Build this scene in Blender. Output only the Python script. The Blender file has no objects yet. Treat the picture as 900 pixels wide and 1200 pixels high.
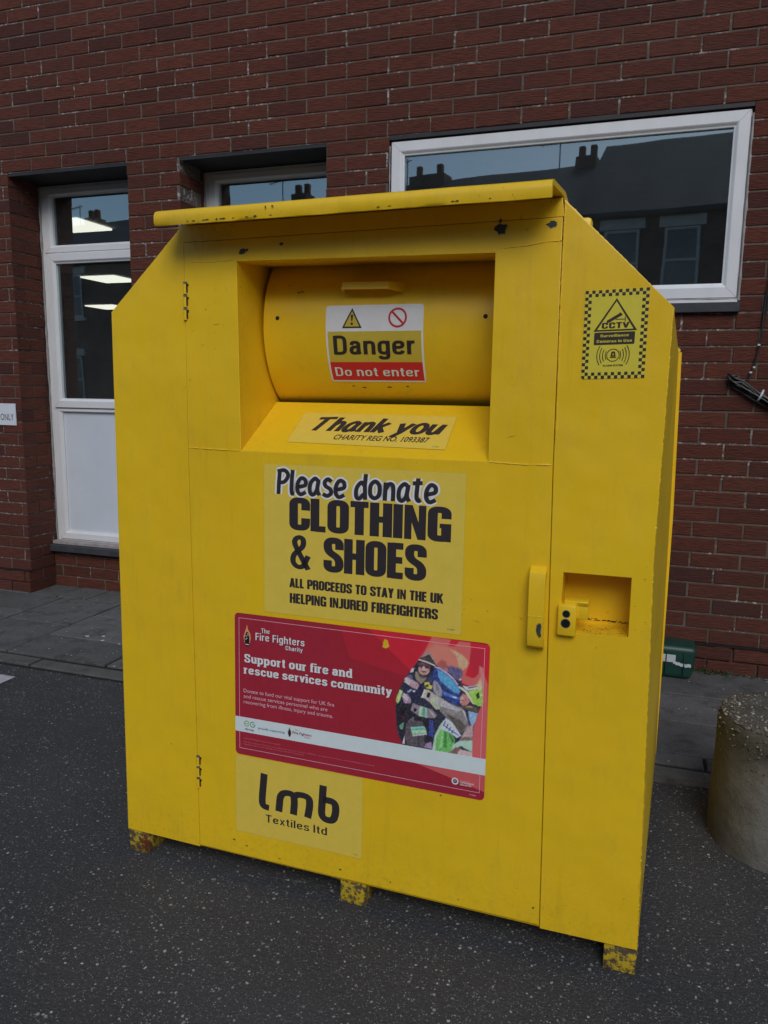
import bpy, bmesh, math, random, json
from mathutils import Vector, Matrix, noise
random.seed(7)
SC = bpy.context.scene
COL = SC.collection
R = math.radians

# ------------------------------------------------------------------ materials
def new_mat(name):
    m = bpy.data.materials.new(name); m.use_nodes = True
    nt = m.node_tree; b = nt.nodes['Principled BSDF']
    return m, nt, b
def N(nt, t, **kw):
    n = nt.nodes.new(t)
    for k, v in kw.items():
        if k.startswith('i_'): n.inputs[k[2:].replace('_', ' ')].default_value = v
        else: setattr(n, k, v)
    return n
def L(nt, a, b): nt.links.new(a, b)
def ramp(nt, fac, stops, interp='LINEAR'):
    n = N(nt, 'ShaderNodeValToRGB'); n.color_ramp.interpolation = interp
    e = n.color_ramp.elements
    while len(e) < len(stops): e.new(0.5)
    for i, (p, c) in enumerate(stops):
        e[i].position = p
        e[i].color = (c, c, c, 1) if isinstance(c, (int, float)) else (*c, 1)
    L(nt, fac, n.inputs[0]); return n.outputs[0]
def mixc(nt, fac, a, b, mode='MIX'):
    n = N(nt, 'ShaderNodeMix', data_type='RGBA', blend_type=mode)
    for sock, v in ((n.inputs[0], fac), (n.inputs[6], a), (n.inputs[7], b)):
        if isinstance(v, (int, float)): sock.default_value = v
        elif isinstance(v, tuple): sock.default_value = (*v, 1)
        else: L(nt, v, sock)
    return n.outputs[2]
def math_(nt, op, a, b=None, clamp=False):
    n = N(nt, 'ShaderNodeMath', operation=op, use_clamp=clamp)
    for i, v in enumerate((a, b)):
        if v is None: continue
        if isinstance(v, (int, float)): n.inputs[i].default_value = v
        else: L(nt, v, n.inputs[i])
    return n.outputs[0]
def coords(nt, scale=(1, 1, 1), kind='Object'):
    t = N(nt, 'ShaderNodeTexCoord'); m = N(nt, 'ShaderNodeMapping')
    m.inputs['Scale'].default_value = scale
    L(nt, t.outputs[kind], m.inputs[0]); return m.outputs[0]
def tnoise(nt, vec, scale, detail=4, rough=.55, out=0):
    n = N(nt, 'ShaderNodeTexNoise', i_Scale=scale, i_Detail=detail, i_Roughness=rough)
    L(nt, vec, n.inputs['Vector']); return n.outputs[out]
def voro(nt, vec, scale, feature='F1', rnd=1.0):
    n = N(nt, 'ShaderNodeTexVoronoi', feature=feature, i_Scale=scale, i_Randomness=rnd)
    L(nt, vec, n.inputs['Vector']); return n
def bump(nt, b, h, strength, dist, prev=None):
    n = N(nt, 'ShaderNodeBump', i_Strength=strength, i_Distance=dist)
    L(nt, h, n.inputs['Height'])
    if prev is not None: L(nt, prev, n.inputs['Normal'])
    L(nt, n.outputs[0], b.inputs['Normal']); return n.outputs[0]

def plain(name, col, rough=.6, metal=0, noise_amt=.15, nscale=12, bmp=.0):
    m, nt, b = new_mat(name)
    v = coords(nt)
    n = tnoise(nt, v, nscale, 5)
    f = ramp(nt, n, [(.3, 1 - noise_amt), (.7, 1 + 0 * noise_amt)])
    L(nt, mixc(nt, 1.0, col, f, 'MULTIPLY'), b.inputs['Base Color'])
    b.inputs['Roughness'].default_value = rough; b.inputs['Metallic'].default_value = metal
    if bmp: bump(nt, b, tnoise(nt, v, nscale * 12, 3), bmp, .002)
    return m

def mat_yellow(name='yellow_paint', base=(.90, .582, .014), wear=0.0):
    m, nt, b = new_mat(name)
    v = coords(nt)
    big = tnoise(nt, v, 1.7, 4, .6)
    c = mixc(nt, ramp(nt, big, [(.35, 0.), (.7, 1.)]), base, (base[0] * .93, base[1] * .90, base[2]))
    fine = tnoise(nt, coords(nt, (1, 1, .35)), 22, 6, .7)
    c = mixc(nt, ramp(nt, fine, [(.54, 0.), (.80, .22)]), c, (.40, .27, .03))
    run = tnoise(nt, coords(nt, (1, 1, .07)), 34, 5, .7)
    c = mixc(nt, math_(nt, 'MULTIPLY', ramp(nt, run, [(.56, 0.), (.74, .30)]), ramp(nt, big, [(.4, .2), (.65, 1.)])), c, (.42, .27, .02))
    # grime speckles
    sp = tnoise(nt, v, 95, 3, .6)
    patch = ramp(nt, tnoise(nt, v, 3.1, 4, .6), [(.50, 0.), (.66, 1.)])
    c = mixc(nt, math_(nt, 'MULTIPLY', ramp(nt, sp, [(.66, 0.), (.72, .65)]), patch), c, (.16, .10, .025))
    # splash dirt low down
    sx = N(nt, 'ShaderNodeSeparateXYZ'); L(nt, coords(nt), sx.inputs[0])
    low = N(nt, 'ShaderNodeMapRange'); low.inputs[1].default_value = .26; low.inputs[2].default_value = .07
    L(nt, sx.outputs[2], low.inputs[0])
    lowm = math_(nt, 'MULTIPLY', low.outputs[0], ramp(nt, tnoise(nt, v, 70, 6, .8), [(.50, 0.), (.80, .42)]))
    c = mixc(nt, lowm, c, (.22, .14, .04))
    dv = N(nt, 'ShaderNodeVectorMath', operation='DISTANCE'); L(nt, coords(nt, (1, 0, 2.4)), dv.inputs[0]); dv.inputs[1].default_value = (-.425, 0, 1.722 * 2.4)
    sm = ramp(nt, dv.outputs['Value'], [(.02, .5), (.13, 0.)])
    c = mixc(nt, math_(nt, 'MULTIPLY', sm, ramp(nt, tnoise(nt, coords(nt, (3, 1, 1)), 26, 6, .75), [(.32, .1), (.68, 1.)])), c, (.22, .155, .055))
    if wear:
        w = tnoise(nt, v, 48, 6, .75)
        c = mixc(nt, ramp(nt, w, [(.5 - .04 * wear, 0.), (.56 - .04 * wear, 1.)]), c, (.10, .075, .05))
        w2 = tnoise(nt, coords(nt, (1, 1, 1)), 14, 5, .7)
        c = mixc(nt, ramp(nt, w2, [(.56, 0.), (.62, 1.)]), c, (.13, .035, .012))
    L(nt, c, b.inputs['Base Color'])
    L(nt, ramp(nt, fine, [(.3, .28), (.8, .55)]), b.inputs['Roughness'])
    b.inputs['Specular IOR Level'].default_value = .45
    h = bump(nt, b, tnoise(nt, v, 2.6, 3, .5), .55, .03)
    h = bump(nt, b, tnoise(nt, v, 170, 3, .6), .16, .0012, h)
    bump(nt, b, tnoise(nt, v, 24, 5, .6), .16, .003, h)
    return m

def mat_brick():
    m, nt, b = new_mat('red_brick')
    g = N(nt, 'ShaderNodeNewGeometry'); ri = g.outputs['Random Per Island']
    c = ramp(nt, ri, [(0, (.118, .035, .021)), (.25, (.155, .043, .024)), (.55, (.182, .052, .028)), (.85, (.140, .041, .024)), (1, (.088, .030, .021))])
    v = coords(nt)
    st = tnoise(nt, coords(nt, (1, 1, 9)), 16, 6, .7)
    c = mixc(nt, ramp(nt, st, [(.40, 0.), (.68, .85)]), c, (.052, .019, .016))
    big = tnoise(nt, v, .9, 4, .6)
    c = mixc(nt, ramp(nt, big, [(.45, 0.), (.75, .35)]), c, (.085, .045, .04))
    lime = tnoise(nt, v, 60, 5, .75)
    c = mixc(nt, ramp(nt, lime, [(.745, 0.), (.82, .5)]), c, (.36, .30, .27))
    L(nt, c, b.inputs['Base Color']); b.inputs['Roughness'].default_value = .85
    b.inputs['Specular IOR Level'].default_value = .3
    h = bump(nt, b, tnoise(nt, coords(nt, (1, 1, 7)), 28, 5, .65), 1.0, .010)
    bump(nt, b, tnoise(nt, v, 160, 4, .7), .5, .002, h)
    return m
def mat_mortar():
    m, nt, b = new_mat('mortar')
    v = coords(nt)
    c = ramp(nt, tnoise(nt, v, 9, 6, .7), [(.3, (.085, .067, .054)), (.7, (.170, .138, .112))])
    w = math_(nt, 'MULTIPLY', ramp(nt, tnoise(nt, v, 3.4, 3, .6), [(.48, 0.), (.58, 1.)]), ramp(nt, tnoise(nt, v, 50, 4, .7), [(.53, 0.), (.60, .68)]))
    c = mixc(nt, w, c, (.62, .60, .57))
    L(nt, c, b.inputs['Base Color']); b.inputs['Roughness'].default_value = .95
    bump(nt, b, tnoise(nt, v, 120, 5, .7), .9, .004)
    return m
def mat_asphalt():
    m, nt, b = new_mat('asphalt')
    v = coords(nt)
    c = ramp(nt, tnoise(nt, v, 1.3, 6, .65), [(.3, (.030, .030, .031)), (.7, (.052, .0515, .052))])
    c = mixc(nt, ramp(nt, tnoise(nt, v, 190, 4, .7), [(.42, 0.), (.7, .5)]), c, (.095, .093, .095))
    wv = N(nt, 'ShaderNodeVectorMath', operation='ADD')
    L(nt, v, wv.inputs[0])
    sc = N(nt, 'ShaderNodeVectorMath', operation='SCALE'); sc.inputs['Scale'].default_value = .012
    L(nt, tnoise(nt, v, 60, 3, .6, 1), sc.inputs[0]); L(nt, sc.outputs[0], wv.inputs[1])
    vv = wv.outputs[0]
    hts = None
    for s, thr, keep, col in ((80, .30, .87, (.42, .42, .41)), (150, .32, .80, (.33, .33, .33)), (260, .36, .72, (.24, .24, .24)), (45, .22, .91, (.34, .33, .31))):
        vo = voro(nt, vv, s)
        near = ramp(nt, vo.outputs['Distance'], [(thr * .75, 1.), (thr, 0.)])
        sep = N(nt, 'ShaderNodeSeparateColor'); L(nt, vo.outputs['Color'], sep.inputs[0])
        pick = ramp(nt, sep.outputs[0], [(keep, 0.), (keep + .02, 1.)])
        f = math_(nt, 'MULTIPLY', near, pick)
        f = math_(nt, 'MULTIPLY', f, ramp(nt, sep.outputs[1], [(0, .35), (1, 1.)]))
        c = mixc(nt, f, c, col)
    L(nt, c, b.inputs['Base Color']); b.inputs['Roughness'].default_value = .82
    b.inputs['Specular IOR Level'].default_value = .35
    vo = voro(nt, vv, 120)
    h = bump(nt, b, vo.outputs['Distance'], .55, .004)
    bump(nt, b, tnoise(nt, v, 300, 3, .6), .5, .002, h)
    return m
def mat_slab(name='paving', a=(.072, .071, .069), d=(.140, .137, .131)):
    m, nt, b = new_mat(name)
    v = coords(nt)
    g = N(nt, 'ShaderNodeNewGeometry')
    c = ramp(nt, tnoise(nt, v, 3.2, 7, .7), [(.3, a), (.7, d)])
    c = mixc(nt, 1.0, c, ramp(nt, g.outputs['Random Per Island'], [(0, .70), (1, 1.15)]), 'MULTIPLY')
    c = mixc(nt, ramp(nt, tnoise(nt, v, 190, 4, .7), [(.5, 0.), (.75, .6)]), c, (.26, .25, .23))
    c = mixc(nt, ramp(nt, tnoise(nt, v, 7, 6, .8), [(.50, 0.), (.66, .75)]), c, (.030, .031, .028))
    vo = voro(nt, v, 34); sep = N(nt, 'ShaderNodeSeparateColor'); L(nt, vo.outputs['Color'], sep.inputs[0])
    f = math_(nt, 'MULTIPLY', ramp(nt, vo.outputs['Distance'], [(.13, 1.), (.2, 0.)]), ramp(nt, sep.outputs[0], [(.90, 0.), (.92, 1.)]))
    c = mixc(nt, f, c, (.40, .39, .36))
    L(nt, c, b.inputs['Base Color']); b.inputs['Roughness'].default_value = .9
    h = bump(nt, b, tnoise(nt, v, 14, 5, .6), .4, .006)
    bump(nt, b, tnoise(nt, v, 210, 4, .7), .5, .002, h)
    return m
def mat_bollard():
    m, nt, b = new_mat('bollard_concrete')
    v = coords(nt)
    c = ramp(nt, tnoise(nt, v, 7, 7, .7), [(.3, (.115, .112, .102)), (.52, (.20, .198, .185)), (.75, (.30, .298, .285))])
    sx = N(nt, 'ShaderNodeSeparateXYZ'); L(nt, v, sx.inputs[0])
    # brown lichen on the side turned to the bin
    mr = N(nt, 'ShaderNodeMapRange'); mr.inputs[1].default_value = -.06; mr.inputs[2].default_value = -.20
    L(nt, sx.outputs[0], mr.inputs[0])
    f = math_(nt, 'MULTIPLY', mr.outputs[0], ramp(nt, tnoise(nt, v, 9, 5, .7), [(.25, .3), (.6, .8)]))
    c = mixc(nt, f, c, (.080, .064, .036))
    up = N(nt, 'ShaderNodeMapRange'); up.inputs[1].default_value = .24; up.inputs[2].default_value = .34
    L(nt, sx.outputs[2], up.inputs[0])
    f2 = math_(nt, 'MULTIPLY', up.outputs[0], ramp(nt, tnoise(nt, v, 11, 5, .7), [(.3, .35), (.62, .9)]))
    c = mixc(nt, f2, c, (.055, .052, .042))
    pit = voro(nt, v, 85)
    c = mixc(nt, math_(nt, 'MULTIPLY', ramp(nt, pit.outputs['Distance'], [(.10, 1.), (.17, 0.)]), ramp(nt, tnoise(nt, v, 20, 2), [(.55, 0.), (.6, 1.)])), c, (.02, .02, .018))
    L(nt, c, b.inputs['Base Color']); b.inputs['Roughness'].default_value = .93
    h = bump(nt, b, tnoise(nt, v, 30, 6, .7), .7, .008)
    bump(nt, b, tnoise(nt, v, 170, 4, .7), .6, .003, h)
    return m
def mat_stones():
    m, nt, b = new_mat('aggregate')
    g = N(nt, 'ShaderNodeNewGeometry')
    c = ramp(nt, g.outputs['Random Per Island'], [(0, (.05, .045, .035)), (.3, (.12, .10, .07)), (.6, (.085, .08, .07)), (.8, (.20, .18, .15)), (.93, (.30, .29, .26)), (1, (.48, .46, .43))])
    L(nt, c, b.inputs['Base Color']); b.inputs['Roughness'].default_value = .7
    return m
def mat_glass():
    m = bpy.data.materials.new('window_glass'); m.use_nodes = True
    nt = m.node_tree; nt.nodes.clear()
    o = N(nt, 'ShaderNodeOutputMaterial')
    tr = N(nt, 'ShaderNodeBsdfTransparent'); tr.inputs[0].default_value = (.62, .68, .68, 1)
    gl = N(nt, 'ShaderNodeBsdfGlossy'); gl.inputs['Roughness'].default_value = .012; gl.inputs[0].default_value = (.80, .97, .99, 1)
    fr = N(nt, 'ShaderNodeFresnel', i_IOR=1.5)
    wob = N(nt, 'ShaderNodeBump', i_Strength=.05, i_Distance=.01)
    L(nt, tnoise(nt, coords(nt), 1.6, 2), wob.inputs['Height']); L(nt, wob.outputs[0], gl.inputs['Normal'])
    f = math_(nt, 'MULTIPLY', fr.outputs[0], 6.5, True)
    df = N(nt, 'ShaderNodeBsdfDiffuse'); df.inputs[0].default_value = (.5, .52, .52, 1)
    m0 = N(nt, 'ShaderNodeMixShader'); L(nt, ramp(nt, tnoise(nt, coords(nt), 2.2, 6, .7), [(.3, .015), (.75, .06)]), m0.inputs[0]); L(nt, tr.outputs[0], m0.inputs[1]); L(nt, df.outputs[0], m0.inputs[2])
    mx = N(nt, 'ShaderNodeMixShader'); L(nt, f, mx.inputs[0]); L(nt, m0.outputs[0], mx.inputs[1]); L(nt, gl.outputs[0], mx.inputs[2])
    L(nt, mx.outputs[0], o.inputs[0]); return m
def mat_print(name, rough=.45):
    m, nt, b = new_mat(name)
    a = N(nt, 'ShaderNodeAttribute', attribute_name='Col')
    v = coords(nt)
    f = ramp(nt, tnoise(nt, v, 38, 5, .7), [(.3, .93), (.7, 1.0)])
    L(nt, mixc(nt, 1.0, a.outputs[0], f, 'MULTIPLY'), b.inputs['Base Color'])
    b.inputs['Roughness'].default_value = rough; b.inputs['Specular IOR Level'].default_value = .35
    bump(nt, b, tnoise(nt, v, 9, 3), .10, .01)
    return m
def mat_emit(name, col, s):
    m = bpy.data.materials.new(name); m.use_nodes = True
    nt = m.node_tree; nt.nodes.clear()
    e = N(nt, 'ShaderNodeEmission'); e.inputs[0].default_value = (*col, 1); e.inputs[1].default_value = s
    o = N(nt, 'ShaderNodeOutputMaterial'); L(nt, e.outputs[0], o.inputs[0]); return m
def mat_upvc():
    m, nt, b = new_mat('white_upvc')
    v = coords(nt)
    c = mixc(nt, ramp(nt, tnoise(nt, coords(nt, (1, 1, .4)), 7, 6, .7), [(.45, 0.), (.8, .35)]), (.74, .75, .76), (.50, .49, .46))
    L(nt, c, b.inputs['Base Color']); b.inputs['Roughness'].default_value = .38
    return m

M = {}
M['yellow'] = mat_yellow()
M['foot'] = mat_yellow('worn_yellow_paint', (.60, .42, .02), 1.2)
M['brick'] = mat_brick(); M['mortar'] = mat_mortar(); M['asphalt'] = mat_asphalt()
M['slab'] = mat_slab(); M['joint'] = plain('joint_dirt', (.014, .014, .013), .95, 0, .4, 40, .5)
M['concrete'] = mat_slab('kerb_concrete', (.085, .083, .078), (.14, .135, .125))
M['bollard'] = mat_bollard(); M['stones'] = mat_stones(); M['glass'] = mat_glass()
M['print'] = mat_print('printed_vinyl'); M['upvc'] = mat_upvc()
M['dark'] = plain('dark_gap', (.012, .011, .010), .9)
M['chip'] = plain('bare_primer', (.055, .065, .055), .75, 0, .5, 90, .4)
M['chiprim'] = plain('chip_edge', (.42, .38, .25), .7, 0, .4, 90)
M['rust'] = plain('rust', (.085, .045, .018), .9, 0, .6, 120, .3)
M['keyhole'] = plain('lock_black', (.01, .01, .01), .35)
M['steel'] = plain('dull_steel', (.30, .29, .26), .5, .6, .4, 60)
M['lintel'] = plain('dark_lintel', (.030, .029, .031), .6, 0, .4, 9, .3)
M['sill'] = plain('slate_grey_sill', (.052, .056, .066), .7, 0, .4, 14, .3)
M['dpc'] = plain('bitumen', (.010, .010, .010), .8, 0, .5, 40, .5)
M['panel'] = plain('white_panel', (.66, .71, .77), .5, 0, .07, 5)
M['sealant'] = plain('sealant', (.42, .38, .37), .7, 0, .35, 30, .3)
M['room'] = plain('room_wall', (.48, .49, .48), .9)
M['roomfloor'] = plain('room_floor', (.07, .07, .075), .7)
M['lamp'] = mat_emit('ceiling_light', (1, .93, .80), 1.7)
M['green'] = plain('green_plastic', (.012, .060, .044), .42, 0, .3, 14, .15)
M['label'] = plain('white_label', (.62, .66, .68), .5, 0, .2, 40)
M['cable'] = plain('black_cable', (.012, .012, .013), .45, 0, .3, 60)
M['whitepaint'] = plain('road_paint', (.55, .55, .55), .7, 0, .4, 30, .4)
M['leaf'] = plain('weed_leaf', (.055, .095, .025), .6, 0, .5, 60)
M['signplate'] = plain('sign_white', (.72, .76, .80), .4, 0, .08, 10)
M['slate'] = plain('roof_slate', (.045, .046, .052), .7, 0, .4, 3, .2)
M['render'] = plain('house_brick', (.20, .12, .09), .9, 0, .4, 2, .2)
M['stone'] = plain('pale_stone', (.70, .68, .64), .8, 0, .2, 4)
M['houseglass'] = plain('house_glass', (.10, .13, .15), .1)
M['potclay'] = plain('chimney_clay', (.22, .10, .06), .9)

# ------------------------------------------------------------------ mesh helpers
def tag(o, label=None, cat=None, group=None, kind=None):
    if label: o['label'] = label
    if cat: o['category'] = cat
    if group: o['group'] = group
    if kind: o['kind'] = kind
    return o
def empty(name, loc):
    o = bpy.data.objects.new(name, None); COL.objects.link(o); o.location = loc; o.empty_display_size = .1
    return o
class MB:
    def __init__(s): s.v = []; s.f = []; s.m = []; s.c = []; s.mats = []
    def mi(s, mat):
        if mat not in s.mats: s.mats.append(mat)
        return s.mats.index(mat)
    def face(s, pts, mat, col=None):
        n = len(s.v); s.v += [tuple(p) for p in pts]; s.f.append(tuple(range(n, n + len(pts)))); s.m.append(s.mi(mat)); s.c.append(col)
    def mesh(s, verts, faces, mat, col=None):
        n = len(s.v); s.v += [tuple(p) for p in verts]; k = s.mi(mat)
        for f in faces: s.f.append(tuple(i + n for i in f)); s.m.append(k); s.c.append(col)
    def box(s, x0, x1, y0, y1, z0, z1, mat, ch=0):
        if ch <= 0:
            v = [(x, y, z) for x in (x0, x1) for y in (y0, y1) for z in (z0, z1)]
            s.mesh(v, [(0, 1, 3, 2), (4, 6, 7, 5), (0, 4, 5, 1), (2, 3, 7, 6), (0, 2, 6, 4), (1, 5, 7, 3)], mat); return
        bm = bmesh.new(); bmesh.ops.create_cube(bm, size=1)
        for q in bm.verts: q.co = ((x0 + x1) / 2 + q.co.x * (x1 - x0), (y0 + y1) / 2 + q.co.y * (y1 - y0), (z0 + z1) / 2 + q.co.z * (z1 - z0))
        bmesh.ops.bevel(bm, geom=bm.edges[:] + bm.verts[:], offset=ch, segments=2, affect='EDGES', profile=.5)
        s.bm(bm, mat)
    def bm(s, bm, mat, fn=None):
        bm.verts.index_update()
        s.mesh([fn(v.co) if fn else v.co[:] for v in bm.verts], [[v.index for v in f.verts] for f in bm.faces], mat); bm.free()
    def build(s, name, parent=None, origin=None, smooth=None, loc=None):
        o0 = Vector(origin) if origin is not None else (Vector(parent.matrix_world.translation) if False else Vector((0, 0, 0)))
        me = bpy.data.meshes.new(name)
        me.from_pydata([(v[0] - o0.x, v[1] - o0.y, v[2] - o0.z) for v in s.v], [], s.f)
        for mt in s.mats: me.materials.append(M[mt])
        me.polygons.foreach_set('material_index', s.m)
        if any(c is not None for c in s.c):
            ca = me.color_attributes.new('Col', 'FLOAT_COLOR', 'CORNER')
            k = 0
            for p, c in zip(me.polygons, s.c):
                if c and c[0] == 'v':
                    for li in p.loop_indices: ca.data[li].color = (*s.vcol[me.loops[li].vertex_index - c[1]], 1)
                    continue
                c = c or (.5, .5, .5)
                for li in p.loop_indices: ca.data[li].color = (*c, 1)
        me.validate(); me.update()
        if smooth is not None:
            me.shade_smooth(); me.set_sharp_from_angle(angle=R(smooth))
        o = bpy.data.objects.new(name, me); COL.objects.link(o)
        if parent: o.parent = parent
        elif origin is not None: o.location = o0
        return o
def tube(mb, pts, r, mat, seg=8, jit=0, cap=True):
    pts = [Vector(p) for p in pts]; rings = []
    n = len(pts); prev = None
    for i, p in enumerate(pts):
        t = (pts[min(i + 1, n - 1)] - pts[max(i - 1, 0)]).normalized()
        a = prev if prev is not None else Vector((.13, .31, .94))
        a = (a - t * a.dot(t));
        if a.length < 1e-4: a = t.orthogonal()
        a.normalize(); prev = a; b = t.cross(a)
        rr = (r[i] if isinstance(r, (list, tuple)) else r) * (1 + random.uniform(-jit, jit))
        rings.append([p + (a * math.cos(2 * math.pi * k / seg) + b * math.sin(2 * math.pi * k / seg)) * rr for k in range(seg)])
    v = [q for rg in rings for q in rg]; f = []
    for i in range(n - 1):
        for k in range(seg): f.append((i * seg + k, i * seg + (k + 1) % seg, (i + 1) * seg + (k + 1) % seg, (i + 1) * seg + k))
    if cap: f += [tuple(range(seg))[::-1], tuple((n - 1) * seg + k for k in range(seg))]
    mb.mesh(v, f, mat)
def curve_pts(p, n=8):
    P = [Vector(q) for q in p]; P = [P[0] * 2 - P[1]] + P + [P[-1] * 2 - P[-2]]; out = []
    for i in range(1, len(P) - 2):
        for k in range(n):
            t = k / n; a, b, c, d = P[i - 1:i + 3]
            out.append(.5 * ((2 * b) + (c - a) * t + (2 * a - 5 * b + 4 * c - d) * t * t + (3 * b - a - 3 * c + d) * t ** 3))
    return out + [P[-2]]
def panel_mesh(outer, holes, thick, bev=.0012):
    """flat panel with holes; returns verts (u, v, d) and faces, d<0 = towards viewer"""
    cu = bpy.data.curves.new('tmp', 'CURVE'); cu.dimensions = '2D'; cu.fill_mode = 'BOTH'
    cu.extrude = max(thick / 2 - bev, 0); cu.bevel_depth = bev; cu.bevel_resolution = 1; cu.offset = -bev
    for loop in [outer] + list(holes):
        sp = cu.splines.new('POLY'); sp.points.add(len(loop) - 1)
        for i, (x, y) in enumerate(loop): sp.points[i].co = (x, y, 0, 1)
        sp.use_cyclic_u = True
    ob = bpy.data.objects.new('tmp', cu)
    COL.objects.link(ob); dg = bpy.context.evaluated_depsgraph_get(); dg.update()
    me = bpy.data.meshes.new_from_object(ob.evaluated_get(dg))
    v = [(q.co.x, q.co.y, -q.co.z) for q in me.vertices]; f = [tuple(p.vertices)[::-1] for p in me.polygons]
    bpy.data.objects.remove(ob); bpy.data.curves.remove(cu); bpy.data.meshes.remove(me)
    return v, f

# ------------------------------------------------------------------ flat art (stickers, print)
def lin(c):
    c = c / 255
    return c / 12.92 if c <= .04045 else ((c + .055) / 1.055) ** 2.4
GAIN = 1.75
def alb(r, g, b): return tuple(min(.86, lin(x) * GAIN + .004) for x in (r, g, b))
_tc = {}
def text_mesh(s, bold=0.0, shear=0.0):
    key = (s, bold, shear)
    if key in _tc: return _tc[key]
    cu = bpy.data.curves.new('t', 'FONT'); cu.body = s; cu.size = 1; cu.offset = bold; cu.shear = shear; cu.resolution_u = 4
    ob = bpy.data.objects.new('t', cu); COL.objects.link(ob)
    dg = bpy.context.evaluated_depsgraph_get(); dg.update()
    me = bpy.data.meshes.new_from_object(ob.evaluated_get(dg))
    v = [(q.co.x, q.co.y) for q in me.vertices]; f = [tuple(p.vertices) for p in me.polygons]
    bpy.data.objects.remove(ob); bpy.data.curves.remove(cu); bpy.data.meshes.remove(me)
    _tc[key] = (v, f); return v, f
def cap_height():
    v, f = text_mesh('H'); return max(q[1] for q in v)
CAP = cap_height()
class Art:
    EPS = 3.5e-5
    def __init__(s, mat='print'): s.items = []; s.layer = 0; s.mat = mat
    def add(s, verts, faces, col, layer=None):
        if layer is None: s.layer += 1; layer = s.layer
        s.items.append((verts, faces, col, layer))
    def poly(s, pts, col):
        s.add(list(pts), [tuple(range(len(pts)))], col)
    def rect(s, x0, y0, x1, y1, col, r=0):
        if r <= 0: return s.poly([(x0, y0), (x1, y0), (x1, y1), (x0, y1)], col)
        p = []
        for cx, cy, a in ((x1 - r, y0 + r, -90), (x1 - r, y1 - r, 0), (x0 + r, y1 - r, 90), (x0 + r, y0 + r, 180)):
            for k in range(5): p.append((cx + r * math.cos(R(a + k * 22.5)), cy + r * math.sin(R(a + k * 22.5))))
        s.poly(p, col)
    def ring(s, cx, cy, r0, r1, col, a0=0, a1=360, n=40, sy=1):
        v = []
        for k in range(n + 1):
            a = R(a0 + (a1 - a0) * k / n)
            v += [(cx + r0 * math.cos(a), cy + sy * r0 * math.sin(a)), (cx + r1 * math.cos(a), cy + sy * r1 * math.sin(a))]
        s.add(v, [(2 * k, 2 * k + 1, 2 * k + 3, 2 * k + 2) for k in range(n)], col)
    def frame(s, x0, y0, x1, y1, w, col):
        a = [(x0, y0), (x1, y0), (x1, y1), (x0, y1)]; b = [(x0 + w, y0 + w), (x1 - w, y0 + w), (x1 - w, y1 - w), (x0 + w, y1 - w)]
        s.add(a + b, [(i, (i + 1) % 4, 4 + (i + 1) % 4, 4 + i) for i in range(4)], col)
    def text(s, t, x0, yb, x1, cap, col, bold=0.0, shear=0.0, align='fit'):
        v, f = text_mesh(t, bold, shear)
        ax = min(q[0] for q in v); bx = max(q[0] for q in v)
        ky = cap / CAP; kx = (x1 - x0) / (bx - ax)
        s.add([(x0 + (q[0] - ax) * kx, yb + q[1] * ky) for q in v], f, col)
    def stroke(s, pts, wx, wy, col, closed=False, r=0, T=None, smooth=False, layer=None):
        """ribbon along pts with an elliptical pen, corners rounded by r"""
        P = [Vector(p) for p in pts]
        if smooth:
            if closed:
                Q = P + P[:3]; o = []
                for i in range(1, len(P) + 1):
                    a, b, c, d = P[(i - 1) % len(P)], P[i % len(P)], P[(i + 1) % len(P)], P[(i + 2) % len(P)]
                    for k in range(6):
                        t = k / 6; o.append(.5 * ((2 * b) + (c - a) * t + (2 * a - 5 * b + 4 * c - d) * t * t + (3 * b - a - 3 * c + d) * t ** 3))
                P = o
            else: P = [Vector(q) for q in curve_pts([(p[0], p[1], 0) for p in pts], 6)]; P = [Vector((q.x, q.y)) for q in P]
        elif r > 0:
            o = []; n = len(P)
            for i, p in enumerate(P):
                if not closed and i in (0, n - 1): o.append(p); continue
                a = P[i - 1]; c = P[(i + 1) % n]
                ra = min(r, (a - p).length * .48); rc = min(r, (c - p).length * .48)
                A = p + (a - p).normalized() * ra; C = p + (c - p).normalized() * rc
                for k in range(6):
                    t = k / 5; o.append(A * (1 - t) ** 2 + p * 2 * t * (1 - t) + C * t * t)
            P = o
        n = len(P); v = []
        for i in range(n):
            if closed: t1 = P[i] - P[i - 1]; t2 = P[(i + 1) % n] - P[i]
            else:
                t1 = P[i] - P[i - 1] if i > 0 else P[1] - P[0]; t2 = P[i + 1] - P[i] if i < n - 1 else P[-1] - P[-2]
            if t1.length < 1e-7: t1 = t2
            if t2.length < 1e-7: t2 = t1
            n1 = Vector((-t1.y, t1.x)).normalized(); n2 = Vector((-t2.y, t2.x)).normalized()
            nn = (n1 + n2)
            nn = nn.normalized() if nn.length > 1e-4 else n1
            c = max(.5, nn.dot(n1)); off = Vector((nn.x * wx, nn.y * wy)) / c
            v += [(P[i] + off)[:], (P[i] - off)[:]]
        f = [(2 * i, 2 * i + 1, 2 * i + 3, 2 * i + 2) for i in range(n - 1)]
        if closed: f.append((2 * n - 2, 2 * n - 1, 1, 0))
        if T: v = [T(q) for q in v]
        s.add(v, f, col, layer)
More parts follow.
